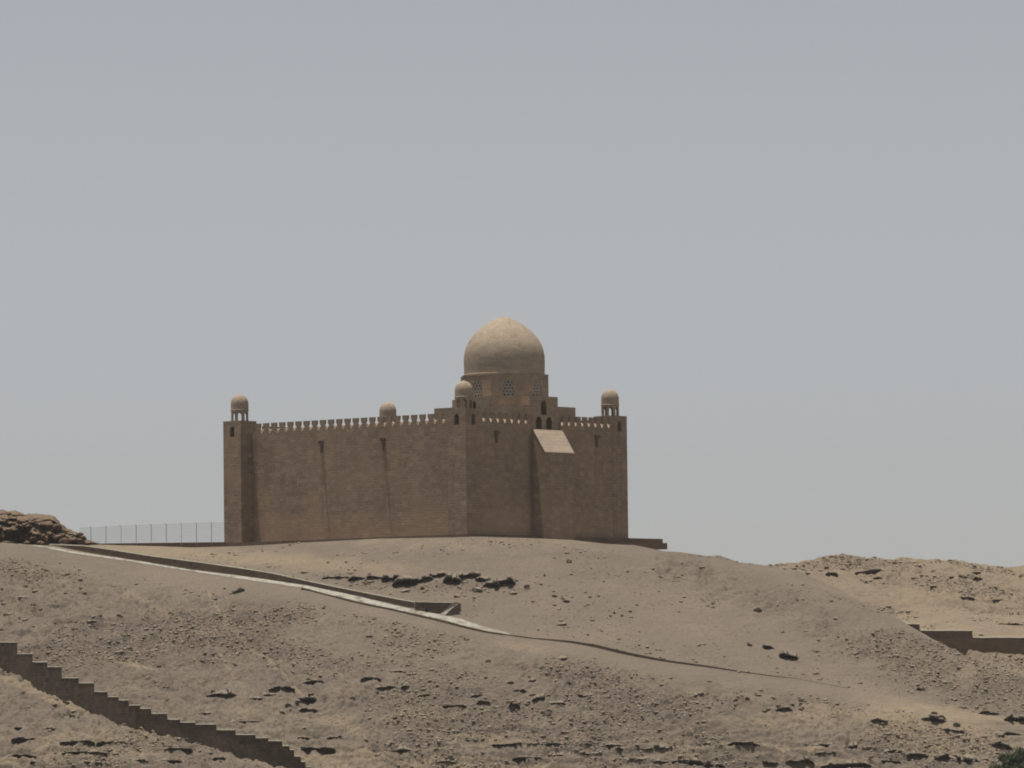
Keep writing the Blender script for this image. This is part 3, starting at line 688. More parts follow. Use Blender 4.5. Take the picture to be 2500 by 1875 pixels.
def ribbon_wall(name, bottom, top, mat, thick, cap=None, steps=False, n=140, capm=None, capt=0.10, sink=0.5, parent=None, ylim=(519, 655), const_y=None):
    """wall standing on the ground along a photographed foot line; top line gives its height"""
    m = MB(); c = MB(); xs = [p[0] for p in bottom]; x0, x1 = max(bottom[0][0], top[0][0]), min(bottom[-1][0], top[-1][0])
    stops = sorted(set([x0 + (x1 - x0) * i / n for i in range(n + 1)] + [p[0] for p in top if x0 < p[0] < x1] + ([p[0] + 0.05 for p in top if x0 < p[0] < x1] if steps else [])))
    pts = []
    for px in stops:
        rb_ = np.interp(px, xs, [p[1] for p in bottom])
        if steps:
            rt = [p[1] for p in top if p[0] >= px - 1e-6]; rt = rt[0] if rt else top[-1][1]
        else: rt = np.interp(px, [p[0] for p in top], [p[1] for p in top])
        g = hit(px, rb_, *ylim) if const_y is None else Vector((ray(px, rb_)[0] * const_y, const_y, ray(px, rb_)[1] * const_y))
        k, e = ray(px, rt); pts.append((g.x, g.y, g.z, e * g.y))
    ug = np.linspace(stops[0], stops[-1], 160); uy = np.interp(ug, stops, [p[1] for p in pts])
    ysm = np.interp(stops, ug, np.convolve(np.pad(uy, 6, 'edge'), np.ones(13) / 13, 'valid'))
    out = []
    for (x, y, z, zt), y2, px in zip(pts, ysm, stops):
        out.append((x / y * y2, y2, min(z, gz(x / y * y2, y2)) if const_y is None else z, zt / y * y2 + (0.05 * float(vn(np.array(px * 0.21), np.array(7.7))) if steps else 0)))
    def sweep(mb, lo, hi, f, b):
        nn = len(out); base = len(mb.v)
        for (x, y, z, zt) in out:
            l, h_ = lo(z, zt), hi(z, zt)
            if mb is c: mb.v += [(x, y + f, l), (x, y + f + thick * 0.55, h_), (x, y + b, h_ - 0.01), (x, y + b, l)]; continue
            mb.v += [(x, y + f, l), (x, y + f, h_), (x, y + b, h_), (x, y + b, l)]
        for i in range(nn - 1):
            if mb is c and steps and abs(out[i][3] - out[i+1][3]) > 0.15: 
                q = base + i * 4; mb.f += [(q, q + 3, q + 2, q + 1), (q + 4, q + 5, q + 6, q + 7)]; mb.m += [0, 0]; continue
            for j in range(4):
                q = base + i * 4; mb.f.append((q + j, q + (j + 1) % 4, q + 4 + (j + 1) % 4, q + 4 + j)); mb.m.append(0)
        mb.f += [(base, base + 1, base + 2, base + 3), (base + nn*4 - 4, base + nn*4 - 1, base + nn*4 - 2, base + nn*4 - 3)]; mb.m += [0, 0]
    sweep(m, lambda z, t: z - sink, lambda z, t: t - (capt if capm else 0), 0, thick)
    o = m.build(name, mat, parent)
    if capm:
        sweep(c, lambda z, t: t - capt + 0.003, lambda z, t: t, -0.05, thick + 0.05); c.build('coping', capm, o)
    return o, out
PT = [(40, 1325.5), (136, 1328), (203, 1330.5), (271, 1340), (366, 1355), (488, 1371), (600, 1387), (665, 1397.5), (781, 1423), (889, 1444.6), (962, 1459), (1012, 1468)]
PB = [(40, 1326), (108, 1328.5), (230, 1352), (352, 1371), (461, 1390), (600, 1407.3), (745, 1428.5), (853, 1450), (962, 1476), (1012, 1488)]
o, _ = ribbon_wall('parapet_wall', PB, PT, M_para, 0.4, capm=M_cap, capt=0.12)
tag(o, 'long low brown wall running down the hill behind the white path', 'wall')
KT = [(735, 1433.5), (875, 1470), (962, 1487), (1034, 1503), (1142, 1530), (1193, 1541.5), (1244, 1549), (1300, 1557), (1390, 1564), (1452, 1573), (1531, 1592), (1625, 1611), (1734, 1626), (1824, 1641), (1900, 1651), (1960, 1658)]
KB = [(735, 1437.5), (875, 1475), (962, 1492), (1034, 1509), (1142, 1536.5), (1193, 1547), (1244, 1554), (1300, 1560.5), (1390, 1569.5), (1452, 1580.5), (1531, 1600.5), (1625, 1617), (1734, 1630.5), (1824, 1644.2), (1900, 1653.6), (1960, 1659.7)]
o, _ = ribbon_wall('kerb_wall', KB, KT, M_kerb, 0.3)
tag(o, 'thin dark kerb edging the lower side of the path and curving down across the smooth slope', 'kerb')
KT2 = [(1962, 1659.5), (2070, 1679.5)]; KB2 = [(1962, 1661), (2070, 1681)]
o, _ = ribbon_wall('stone_line', KB2, KT2, M_kerb, 0.25, n=40)
tag(o, 'faint line of small stones carrying on the kerb to the right', 'stone line')

# --- stair landing at the foot of the parapet
ld = empty('stair_landing'); tag(ld, 'small stone stair landing with a slanting pale ramp at the end of the brown wall', 'stair landing')
back, bo = ribbon_wall('back_wall', [(1013, 1490.5), (1060, 1498), (1109, 1501)], [(1013, 1468), (1109, 1470.5)], M_rub, 0.35, n=16, parent=ld, capm=M_cap, capt=0.06)
for px in (1041, 1053, 1065):
    q = hit(px, 1496); k, e = ray(px, 1489); m_ = MB(); z_ = e * q.y
    m_.prism([(-0.09, 0), (0.09, 0), (0.09, 0.2), (0.0, 0.27), (-0.09, 0.2)], lambda a, c, s_, q=q, z_=z_: (q.x + a, q.y - 0.12 + 0.25 * s_, z_ - 0.14 + c)); m_.build('drain_hole', M_void, back)
ribbon_wall('side_wall', [(1087, 1502), (1098, 1504), (1112, 1501), (1125, 1491)], [(1087, 1500), (1119.5, 1471.8), (1125, 1474)], M_para, 0.35, n=16, parent=ld)
A1, A2, B1_ = hit(1074, 1501), hit(1087, 1503), hit(1108, 1500)
def at(px, row, Y): k, e = ray(px, row); return Vector((k * Y, Y, e * Y))
f_ = [at(1074, 1499.5, A1.y - 0.12), at(1087, 1501.5, A2.y - 0.12), at(1121, 1471, B1_.y - 0.12), at(1108.5, 1470, B1_.y - 0.12)]
m = MB(); m.add(f_ + [p + Vector((0, 0.5, -0.16)) for p in f_], [(0, 1, 2, 3), (7, 6, 5, 4), (0, 4, 5, 1), (1, 5, 6, 2), (2, 6, 7, 3), (3, 7, 4, 0)])
m.build('slanting_ramp', M_ramp, ld)

# ------------------------------------------------------------------ stepped wall, lower left
T1 = [(115,185),(218,262),(318,318),(415,350),(530,425),(635,460),(725,518),(800,553),(868,575),(945,610),(1020,632),(1128,665),(1215,705),(1320,725),(1460,738),(1590,775),(1725,808),(1810,830),(1905,850),(1955,885),(1985,910),(2030,955),(2060,990),(2100,1025),(2140,1060),(2190,1090)]
T1 = [(-40, 1545), (-10, 1556)] + [(x / 2.765, 1500 + y / 2.765) for x, y in T1]
B1 = [(0,355),(100,405),(290,520),(430,585),(640,670),(850,765),(1000,795),(1150,825),(1400,890),(1550,950),(1700,985),(1880,1030),(2190,1095)]
B1 = [(-60, 1605)] + [(x / 2.765, 1500 + y / 2.765) for x, y in B1]
o, _ = ribbon_wall('stepped_wall', B1, T1, M_rub, 0.5, steps=True, capm=M_cap, capt=0.07, n=90)
tag(o, 'dark rubble wall with a stepped top climbing the slope at the lower left', 'wall')
T2 = [(2246, 1521), (2375, 1537), (2620, 1554), (2760, 1572)]
B2 = [(2180, 1560), (2300, 1606), (2366, 1608), (2420, 1614), (2464, 1619), (2500, 1620), (2760, 1640)]
T2 = [(2205, 1521)] + T2
o, _ = ribbon_wall('stepped_wall', B2, T2, M_rub2, 0.6, steps=True, capm=M_cap, capt=0.13, n=60, const_y=574.6, sink=1.5)
tag(o, 'dark retaining wall with two steps and a pale coping in the valley at the right edge', 'wall')

# ------------------------------------------------------------------ low wall and wire fence on the ridge, left
lw0, lw1 = ray(232, 1328), ray(560, 1322)
FY = 609.0
def fpt(px, row, Y=FY): k, e = ray(px, row); return Vector((k * Y, Y, e * Y))
fw = MB(); prev = None
xs_ = [225, 300, 390, 470, 552]; tops = [1328, 1326.6, 1325.8, 1324.6, 1323.5]
a = [fpt(x, t) for x, t in zip(xs_, tops)]
for p, q in zip(a[:-1], a[1:]):
    fw.add([(p.x, p.y, p.z - 0.9), (q.x, q.y, q.z - 0.9), (q.x, q.y, q.z), (p.x, p.y, p.z), (p.x, p.y + 0.4, p.z - 0.9), (q.x, q.y + 0.4, q.z - 0.9), (q.x, q.y + 0.4, q.z), (p.x, p.y + 0.4, p.z)],
           [(0, 1, 2, 3), (7, 6, 5, 4), (3, 2, 6, 7)])
tag(fw.build('low_wall', M_plinth), 'low dark wall running along the ridge under the wire fence', 'wall')
fence = empty('wire_fence', fpt(380, 1326)); tag(fence, 'see-through wire fence on posts between the rock outcrop and the mausoleum', 'fence')
f0 = Vector(fence.location)
ft = lambda px: np.interp(px, [195, 240, 295, 440, 552], [1289, 1288, 1284.5, 1279, 1275.5])
fb_ = lambda px: np.interp(px, [195, 240, 552], [1327, 1327, 1323.5])
for px in np.arange(222, 552, 36.8 / 1.0):
    p, q = fpt(px, fb_(px)) - f0, fpt(px, ft(px)) - f0; m = MB(); m.bar(p - Vector((0, 0, 0.3)), q, 0.03); m.bar(q, q + Vector((-0.16, -0.1, 0.16)), 0.02); m.build('fence_post', M_steel, fence)
m = MB(); xx = np.arange(195, 552.1, 8.5)
for t in np.linspace(0, 1, 9):
    for p_, q_ in zip(xx[:-1], xx[1:]):
        A = fpt(p_, fb_(p_) + (ft(p_) - fb_(p_)) * t) - f0; B = fpt(q_, fb_(q_) + (ft(q_) - fb_(q_)) * t) - f0; m.bar(A, B, 0.012 if 0 < t < 1 else 0.022, 3)
for p_ in np.arange(195, 552, 4.2): m.bar(fpt(p_, fb_(p_)) - f0, fpt(p_, ft(p_)) - f0, 0.010, 3)
m.build('wire_mesh', M_wire, fence)

# ------------------------------------------------------------------ rocks
def ico(sub):
    bm = bmesh.new(); bmesh.ops.create_icosphere(bm, subdivisions=sub, radius=1); v = np.array([x.co[:] for x in bm.verts]); f = np.array([[x.index for x in q.verts] for q in bm.faces]); bm.free(); return v, f
IV1, IF1 = ico(1); IV2, IF2 = ico(2); IV3, IF3 = ico(3)
def rock_shape(IV, sx, sy, sz, seed, cuts=7):
    r = np.random.default_rng(seed); v = IV.copy()
    for _ in range(cuts):                                    # planar cleavage
        n = r.normal(size=3); n /= np.linalg.norm(n); d = r.uniform(0.45, 0.8); h = v @ n; v = v - np.outer(np.maximum(h - d, 0), n)
    v += r.normal(size=v.shape) * 0.035
    return v * np.array([sx, sy, sz])
def slope_frame(x, y):
    e = 0.6; zx = (gz(x + e, y) - gz(x - e, y)) / (2 * e); zy = (gz(x, y + e) - gz(x, y - e)) / (2 * e); return zx, zy
# scattered rubble, uncountable
cand = 900000
kk = rng.uniform(ray(-160, 1500)[0], ray(2660, 1500)[0], cand); yy = np.concatenate([rng.uniform(520, 600, cand - 200000), rng.uniform(577, 648, 200000)])
zz = height(kk, yy); pxs, prs = proj(kk * yy, yy, zz)
dm_ = rubble_mask(pxs, prs, yy); cl = np.clip(0.42 + 3.4 * fbm(kk * yy, yy, 0.12, 4, 0.6), 0, 1) ** 2.0
keep = rng.random(cand) < dm_ * cl * np.where(yy > 600, 1.6, 0.85)
keep &= ~((np.abs(prs - path_row(pxs)) < 14) & (pxs < 1250)); keep &= ~((yy > 598) & (pxs < 1810)) 
kk, yy, zz = kk[keep], yy[keep], zz[keep]; nR_ = len(kk)
shapes = [rock_shape(IV1, 1, 1, 1, s) for s in range(24)]
size = np.clip(0.032 * (1 - rng.random(nR_)) ** -0.47, 0.03, 0.26) * np.where(yy > 600, 1.5, 1.0)
nv = len(IV1); allv = np.zeros((nR_, nv, 3)); ang = rng.random(nR_) * 6.28; sh = rng.integers(0, 24, nR_)
asp = np.stack([rng.uniform(0.8, 1.7, nR_), rng.uniform(0.7, 1.1, nR_), rng.uniform(0.4, 0.8, nR_)], 1)
for i in range(nR_):
    v = shapes[sh[i]] * asp[i] * size[i]; c_, s_ = math.cos(ang[i]), math.sin(ang[i])
    allv[i, :, 0] = v[:, 0] * c_ - v[:, 1] * s_ + kk[i] * yy[i]; allv[i, :, 1] = v[:, 0] * s_ + v[:, 1] * c_ + yy[i]; allv[i, :, 2] = v[:, 2] + zz[i] + size[i] * 0.12
fc = (IF1[None] + (np.arange(nR_) * nv)[:, None, None]).reshape(-1, 3)
ro = bpy.data.objects.new('rubble', np_mesh('rubble', allv.reshape(-1, 3), fc, M_rock)); S.collection.objects.link(ro)
tag(ro, 'loose grey brown stones scattered over the slopes', 'rubble', kind='stuff')
print('rubble', nR_)

def boulder(px, row, wpx, hpx, mat=M_rock, seed=0, asp=0.8, sink=0.25, sub=IV2, subf=IF2):
    """row = foot of the stone"""
    g = hit(px, row); pm = F_PX / g.y; a, c = wpx / pm / 2, hpx / pm
    v = rock_shape(sub, a * 1.12, a * asp, c * 0.62, seed, 9); v[:, 2] += c * (0.5 - sink * 0.5)
    o = bpy.data.objects.new('boulder', np_mesh('boulder', v, subf, mat)); o.location = g + Vector((0, a * 0.3, 0)); S.collection.objects.link(o); return o
def n1(x, seed): return float(vn(np.array(x + seed * 13.7), np.array(seed * 3.31)))
def ledge(px0, px1, row, hpx, seed, name='rock_ledge', mat=None, over=0.28, slope=0.0, deep=None, env0=0.12, tilt=0):
    """low scarp of bedrock: painted-pale sunlit top flush with the slope behind, jointed and undercut face"""
    r = random.Random(seed); g0 = hit((px0 + px1) / 2, row); pm = F_PX / g0.y; wd = (px1 - px0) / pm; n = max(10, int(wd / 0.07)); H0 = hpx / pm
    blocks = []; x = 0
    while x < wd:
        l = r.uniform(0.25, 0.9) * (0.6 + H0); blocks.append((x, r.uniform(0.55, 1.15), r.uniform(-0.22, 0.22), r.random())); x += l
    V = []; q = 9; e0 = ray((px0 + px1) / 2, row)[1]
    for i in range(n + 1):
        t = i / n; px = px0 + (px1 - px0) * t; xx = wd * t; rw = row + slope * (px - (px0 + px1) / 2)
        bl = [b for b in blocks if b[0] <= xx][-1]; dj = min([abs(xx - b[0]) for b in blocks if b[0] > 0] + [9])
        joint = math.exp(-(dj / 0.06) ** 2) * 0.3
        env = min(1, env0 + 4.0 * min(t, 1 - t)) ** 0.8
        h = H0 * env * bl[1] * (1 + 0.35 * n1(xx * 1.6, seed)) * (1 - joint * 0.6); k, e = ray(px, rw)
        Hc = min(H0, 0.4); y = g0.y + bl[2] * Hc + 0.5 * n1(xx * 0.9, seed + 5) * Hc * 2 + joint * 0.4 + (1 - env) * 0.3; x = k * y; z = g0.z + (e - e0) * g0.y + 0.25 * H0 * n1(xx * 1.1, seed + 9)
        ov = over * h * (0.8 + bl[3] * 0.9); J = lambda: r.uniform(-0.05, 0.05) * (0.3 + H0)
        yb = y + max(0.7, h / 0.36) if deep is None else y + deep
        top = z + h; zb = gz(x / y * yb, yb) - 0.04; zm_ = max(gz(x / y * (y + (yb - y) * 0.45), y + (yb - y) * 0.45) + 0.02, top + (zb - top) * 0.45)
        V += [(x, y + 0.5, z - 0.5), (x + J(), y + 0.30, z - 0.05), (x, y + 0.20 + J(), z + h * 0.22), (x, y + 0.02 - ov * 0.4 + J(), z + h * (0.45 + r.uniform(-.06, .06))),
              (x + J(), y - ov + J(), z + h * (0.68 - 0.24 * tilt + r.uniform(-.05, .05))), (x, y - ov * 0.95 + J() * .5, z + h * (0.90 - 0.34 * tilt)), (x, y - ov * 0.55 + tilt * h * 0.7, top + J() * 0.4), (x + J(), y + (yb - y) * 0.45, min(zm_, top + 0.45 * (yb - y) * 0.4)), (x, yb, zb)]
    F = []
    for i in range(n):
        for j in range(q): F.append((i*q + j, i*q + (j+1) % q, (i+1)*q + (j+1) % q, (i+1)*q + j))
    m = MB(); o3 = Vector(g0); m.v = [tuple(Vector(v) - o3) for v in V]; m.f = F + [tuple(range(q))[::-1], tuple(range(n*q, n*q + q))]; m.m = [0] * len(m.f)
    o = m.build(name, mat or M_dark); o.location = g0; return o

MARKS = [(280, 1365, 'the brown wall by the white path'), (900, 1465, 'the white path'), (1200, 1560, 'the lower end of the white path'), (1070, 1490, 'the stair landing'),
         (150, 1640, 'the upper steps of the dark stepped wall'), (470, 1760, 'the middle of the dark stepped wall'), (690, 1850, 'the lower end of the dark stepped wall'),
         (1000, 1425, 'the dark scarp'), (1929, 1605, 'the biggest boulder'), (1500, 1595, 'the curving dark kerb'), (1860, 1650, 'the right end of the dark kerb'),
         (2140, 1760, 'the rounded dark boulder'), (2440, 1860, 'the green bush'), (2400, 1580, 'the dark retaining wall'), (2200, 1400, 'the far yellow ridge'), (1650, 1345, 'the podium corner'),
         (543, 1700, 'the dark double ledge'), (748, 1715, 'the thick dark ledge'), (1255, 1722, 'the slanting dark notch'), (1815, 1819, 'the long straight ledge'), (1300, 1830, 'the long thin ledge at the bottom'),
         (2280, 1760, 'the jagged ledge in yellow sand'), (583, 1440, 'the dark boulder below the path')]
def where(px, row, n):
    ds = sorted(MARKS, key=lambda m: (m[0] - px) ** 2 + (m[1] - row) ** 2 * 2.5)
    m = ds[n % 3]; dx, dy = px - m[0], row - m[1]; d = math.hypot(dx, dy)
    far = ('right at', 'just', 'a little', 'well', 'far')[0 if d < 18 else 1 if d < 50 else 2 if d < 110 else 3 if d < 220 else 4]
    v = 'above' if dy < 0 else 'below'; h = 'left' if dx < 0 else 'right'
    if far == 'right at': return 'right beside ' + m[2]
    if abs(dy) > 2.2 * abs(dx): dr = v
    elif abs(dx) > 2.2 * abs(dy): dr = h + ' of'
    else: dr = v + ' and ' + h + ' of'
    return far + ' ' + dr + ' ' + m[2]
USED = set()
def unique(px, row, looks):
    for n in range(3):
        for lk in looks:
            t = lk + ' ' + where(px, row, n)
            if t not in USED and len(t.split()) <= 16: USED.add(t); return t
    return None

for a_, b_, rw, hp, lb in ((2088, 2172, 1400, 9, 'dark broken ledge high on the far yellow hill'), (2128, 2158, 1415, 8, 'short dark ledge under the broken one on the far yellow hill'), (2015, 2046, 1405, 9, 'brown ledge at the left end of the far yellow hill'),
                           (2352, 2412, 1401, 5, 'long flat ledge near the skyline of the far yellow hill'), (2376, 2400, 1415, 7, 'small ledge under the long flat one on the far hill'), (2330, 2380, 1462, 5, 'thin ledge in the middle of the far yellow hill'),
                           (2430, 2500, 1526, 6, 'dark line of rock just above the coping of the valley wall'), (2420, 2452, 1470, 6, 'small dark ledge at the right of the far hill')):
    tag(ledge(a_, b_, rw, hp, int(a_ + rw), over=0.4, mat=M_stone), lb, 'rock ledge')
LG = 'low rock ledges breaking out of the lower slope'
low = [(1190,1260,1822,6),(1465,1560,1822,5),(1560,1600,1838,14),(1600,1650,1834,12),(1250,1330,1858,5),(1340,1400,1846,5),(1500,1540,1832,6),(1590,1640,1866,10),(1660,1720,1868,13),(1850,1905,1868,9),(2140,2200,1862,9),(2160,2215,1838,8),(1120,1180,1812,4),(600,655,1708,6),(640,700,1698,5),(740,800,1668,7),(880,930,1660,7),(1020,1070,1700,6),(1080,1140,1725,6),(1150,1200,1700,5),(20,90,1848,6),(150,260,1842,6),(380,450,1862,7),(560,620,1838,5),(1330,1390,1722,6),(2420,2500,1795,8),(1990,2050,1846,7),(31,65,1780,5),(87,174,1785,8),(27,112,1807,6),(145,231,1814,7),(235,318,1817,6),(655,720,1684,9),(517,553,1856,9),(716,777,1830,8),(307,365,1859,6),(72,94,1866,8),(224,253,1870,9),
       (917,975,1684,8),(978,1004,1683,8),(722,819,1831,8),(798,841,1804,6),(722,761,1804,5),(924,1025,1838,8),(1163,1199,1719,12),(1250,1286,1691,6),(1235,1257,1671,6),(1289,1311,1666,8),(1398,1456,1703,6),
       (1206,1401,1822,6),(1420,1481,1821,4),(1260,1293,1853,5),(1380,1500,1848,6),(1716,1743,1819,7),(1978,2043,1823,8),(1892,1935,1737,12),(1716,1772,1876,15),(2004,2134,1875,12),
       (2387,2445,1744,9),(2235,2264,1686,7),(470,520,1745,4),(560,640,1765,5),(930,990,1640,4),(1010,1050,1750,5),(1560,1610,1740,5),(1640,1700,1862,7),(1520,1600,1858,6),(400,470,1830,5),(1060,1120,1868,7)]
for i, (a_, b_, rw, hp) in enumerate(low):
    lk = ('very long ' if b_ - a_ > 120 else 'long ' if b_ - a_ > 70 else 'short ' if b_ - a_ < 40 else '') + ('thin' if hp < 7 else 'low') + ' dark ledge'
    lb = unique((a_ + b_) / 2, rw, [lk, lk.replace('dark', 'shadowed')])
    if lb is None: continue
    tag(ledge(a_, b_, rw, hp, 100 + i, over=0.35), lb, 'rock ledge', LG)
special = [((499,586,1705,15), 'dark double rock ledge near the middle of the stepped wall'),
 ((716,781,1716,15), 'thick dark rock ledge with a smaller one right beneath it, lower left of centre'),
 ((727,778,1738,13), 'smaller dark rock ledge right under the thick one'),
 ((1242,1270,1727,17), 'dark slanting rock notch on the lower slope, below the big dome'),
 ((1297,1335,1712,15), 'dark rounded rock notch just right of the slanting one, below the domed end'),
 ((1774,1855,1821,10), 'long straight dark ledge near the bottom, right of centre, beside a shorter one'),
 ((2069,2103,1828,12), 'short blunt dark ledge near the bottom, right of a thinner one'),
 ((1913,1989,1871,17), 'broad brown rock step at the bottom edge of the picture, right of centre'),
 ((2213,2275,1849,14), 'dark ledge at the upper left end of the long shadowed bank in the lower right'),
 ((2283,2412,1862,17), 'long shadowed rock bank running down to the green bush'),
 ((2250,2315,1762,18), 'jagged dark ledge among yellow sand at the lower right'),
 ((2297,2362,1789,13), 'ledge just below the jagged dark one, among yellow sand'),
 ((2420,2474,1828,20), 'bulky dark rock just above the green bush'),
 ((2450,2540,1762,22), 'dark overhanging rock ledge cut by the right edge of the picture')]
for i, ((a_, b_, rw, hp), lb) in enumerate(special):
    o = ledge(a_, b_, rw, hp, 300 + i, over=0.6, slope=0.14 if i in (9, 10, 11, 12) else 0.0, tilt=0.15); tag(o, lb, 'rock ledge')
# broken scarp under the crest, in the middle of the smooth upper slope
sc = [(795,858,1414,7,0), (858,895,1417,12,0), (893,912,1425,6,0), (903,940,1414,14,.1), (940,969,1420,18,.1), (966,1012,1430,20,-.05), (1008,1034,1424,15,-.1), (1033,1049,1418,14,-.1),
      (1047,1086,1411,13,-.05), (1090,1122,1424,19,0), (1120,1150,1412,15,-.4), (1147,1170,1412,13,.3), (1169,1192,1421,15,.2), (1185,1214,1436,19,0), (1205,1250,1430,22,-.05)]
lbs = ['thin pale left tip', 'second dark block from the left', 'small low stone under the left part', 'arched dark block', 'dark block left of the longest one', 'longest and darkest block', 'dark block right of the longest one',
       'narrow notch block in the middle', 'flat upper block right of the middle', 'deep square dark block', 'block slanting up to a spur', 'dark block right of the spur', 'low dark block before the right end', 'lowest dark block near the right end', 'broken crumbling right end']
for i, (a_, b_, rw, hp, sl_) in enumerate(sc):
    o = ledge(a_ - 9, b_ + 9, rw - 1, hp, 500 + i, over=0.8, slope=sl_, env0=0.1, tilt=0.25)
    tag(o, lbs[i] + ' of the dark scarp on the smooth slope', 'rock ledge', 'blocks of the dark scarp below the mausoleum')
# single stones one can point at
for (a_, b_, rw, hp), lb in (((1902, 1956, 1607, 21), 'biggest boulder on the smooth right slope, pale on top with a dark underside'), ((1862, 1892, 1583, 12), 'mid sized pale topped boulder left of the biggest one on the right slope')):
    tag(ledge(a_, b_, rw, hp, int(a_), name='boulder', over=1.0, slope=0.22, env0=0.25, tilt=1), lb, 'boulder')
for px, rw, wp in ((1796, 1713, 15), (1823, 1711, 14), (1888, 1708, 12), (1953, 1714, 15), (1935, 1724, 12), (1956, 1735, 12), (1900, 1727, 16), (1877, 1735, 12), (1866, 1740, 10), (2280, 1745, 18), (2300, 1758, 22), (2335, 1775, 20), (1605, 1830, 20), (2440, 1800, 26), (1245, 1715, 14), (1300, 1700, 16), (560, 1690, 16), (520, 1694, 14), (760, 1702, 20)):
    lb = unique(px, rw, ['dark rounded rock', 'blackish weathered rock', 'small blackish rock'])
    if lb: tag(boulder(px, rw, wp, wp * 0.62, M_dark, px, sink=0.35), lb, 'rock', 'dark rocks on the lower slope')
bl = [
      (1831, 1578, 14, 12, M_rock, 'small stone at the left end of the three boulders on the right slope'),
      (1375, 1528, 28, 8, M_rock, 'flat pale stone on the open slope right of the stair landing'),
      (1372, 1610, 26, 11, M_rock, 'pale flat boulder just below the dark kerb'),
      (1388, 1374, 16, 10, M_rock, 'pale stone high on the slope just below the mausoleum podium'),
      (1330, 1407, 8, 8, M_stone, 'small dark stone right of the scarp, high on the slope'),
      (1354, 1458, 14, 8, M_rock, 'pale small stone above the darker pair on the middle slope'),
      (1382, 1472, 18, 8, M_stone, 'brown pair of stones on the middle of the smooth slope'),
      (1500, 1499, 8, 6, M_stone, 'left one of two tiny dark stones on the smooth slope'),
      (1518, 1506, 8, 6, M_stone, 'right one of two tiny dark stones on the smooth slope'),
      (1288, 1437, 18, 12, M_rock, 'pale stone right of the broken end of the scarp'),
      (1253, 1451, 26, 9, M_rock, 'flat brown stone below the right end of the scarp'),
      (1165, 1446, 32, 12, M_rock, 'pale patchy boulder just under the dark scarp blocks'),
      (1115, 1459, 26, 10, M_rock, 'pale stone between the scarp and the stair landing'),
      (990, 1446, 26, 8, M_rock, 'flat pale stone under the longest scarp block'),
      (2150, 1767, 46, 16, M_stone, 'smooth rounded dark boulder on the sandy lower right slope'),
      (583, 1447, 34, 16, M_stone, 'dark boulder just below the white path, left of centre'),
      (743, 1400, 22, 6, M_rock, 'thin flat stone between the brown wall and the long wall of the mausoleum'),
      (1850, 1493, 22, 14, M_rock, 'pale cluster stone in the middle of the gravelly right slope'),
      (1715, 1388, 14, 8, M_stone, 'dark stone near the skyline right of the podium')]
for i, (px, rw, wp, hp, mt, lb) in enumerate(bl):
    tag(boulder(px, rw, wp, hp, mt, 40 + i), lb, 'boulder')
# countable middling stones
R2 = random.Random(5); BG = 'middling stones on the slopes'; n_b = 0
for i in range(2600):
    px, rw = R2.uniform(0, 2500), R2.uniform(1340, 1870)
    k, e = ray(px, rw); g = hit(px, rw)
    d = float(rubble_mask(np.array(px), np.array(rw), np.array(g.y)))
    if d < 0.12 or R2.random() > d * (0.4 + 2.2 * float(fbm(np.array(px), np.array(rw * 2.0), 0.006, 2))): continue
    if abs(rw - float(path_row(px))) < 22 : continue
    if g.y > 572 and px > 2190 and rw > 1515: continue
    wp = (7 + 13 * R2.random() ** 2) * (0.75 if g.y > 600 else 1); dk = R2.random() < 0.4; ra_ = R2.uniform(0.35, 0.65)
    lk = ('dark ' if dk else 'grey ') + ('flat ' if ra_ < 0.48 else 'blocky ') + ('stone' if wp > 12 else 'small stone')
    lb = unique(px, rw, [lk])
    if lb is None: continue
    tag(boulder(px, rw, wp, wp * ra_, M_stone if dk else M_rock, i, sink=0.4), lb, 'rock', BG); n_b += 1
    if n_b >= 220: break
print('stones', n_b)

# rock outcrop on the ridge, far left
oc = empty('rock_outcrop', fpt(110, 1327, 606)); tag(oc, 'rugged brown rock outcrop on the skyline at the left edge', 'rock outcrop')
o0 = Vector(oc.location); sil = [(-330, 1329), (-300, 1318), (-240, 1296), (-180, 1275), (-120, 1258), (-60, 1250), (0, 1246), (20, 1250), (40, 1248), (62, 1255), (100, 1257), (130, 1262), (145, 1272), (160, 1289), (178, 1297), (192, 1299), (205, 1311), (222, 1317), (238, 1325), (246, 1329)]
nx, nz = 236, 60; V = np.zeros((nx, nz, 3))
for i in range(nx):
    px = -330 + 576 * i / (nx - 1); top = np.interp(px, [s[0] for s in sil], [s[1] for s in sil])
    for j in range(nz):
        t = j / (nz - 1)                                     # front face then over the top and down behind
        a = t * math.pi; dep = -math.cos(a) * 3.0 * (0.6 + 0.4 * min(1, (1329 - top) / 40)); hh = math.sin(a) ** 0.55
        k, e0 = ray(px, 1331); e1 = ray(px, top)[1]; Y = 606 + 3 + dep
        V[i, j] = (k * Y, Y, (e0 + (e1 - e0) * hh) * Y)
X_, Y_, Z_ = V[..., 0], V[..., 1], V[..., 2]
dz = fbm(X_ * 1.0, Z_ * 1.6 + Y_ * 0.7, 0.8, 5, 0.6); blk = np.floor(vn(X_ * 1.1 + Z_ * 0.4, Z_ * 2.4 + Y_) * 5) / 4 + np.floor(vn(X_ * 3.1, Z_ * 5.0 - X_ * 0.8) * 4) / 10
V[..., 1] += (dz * 1.5 + blk * 1.6); V[..., 2] += dz * 0.35 * np.sin(np.linspace(0, math.pi, nz))[None, :] + blk * 0.3
V = V.reshape(-1, 3) - np.array(o0); id_ = np.arange(nx * nz).reshape(nx, nz)
Q = np.stack([id_[:-1, :-1], id_[1:, :-1], id_[1:, 1:], id_[:-1, 1:]], -1).reshape(-1, 4)
b_ = bpy.data.objects.new('bedrock', np_mesh('bedrock', V, Q, M_crop)); S.collection.objects.link(b_); b_.parent = oc
R3 = random.Random(9)
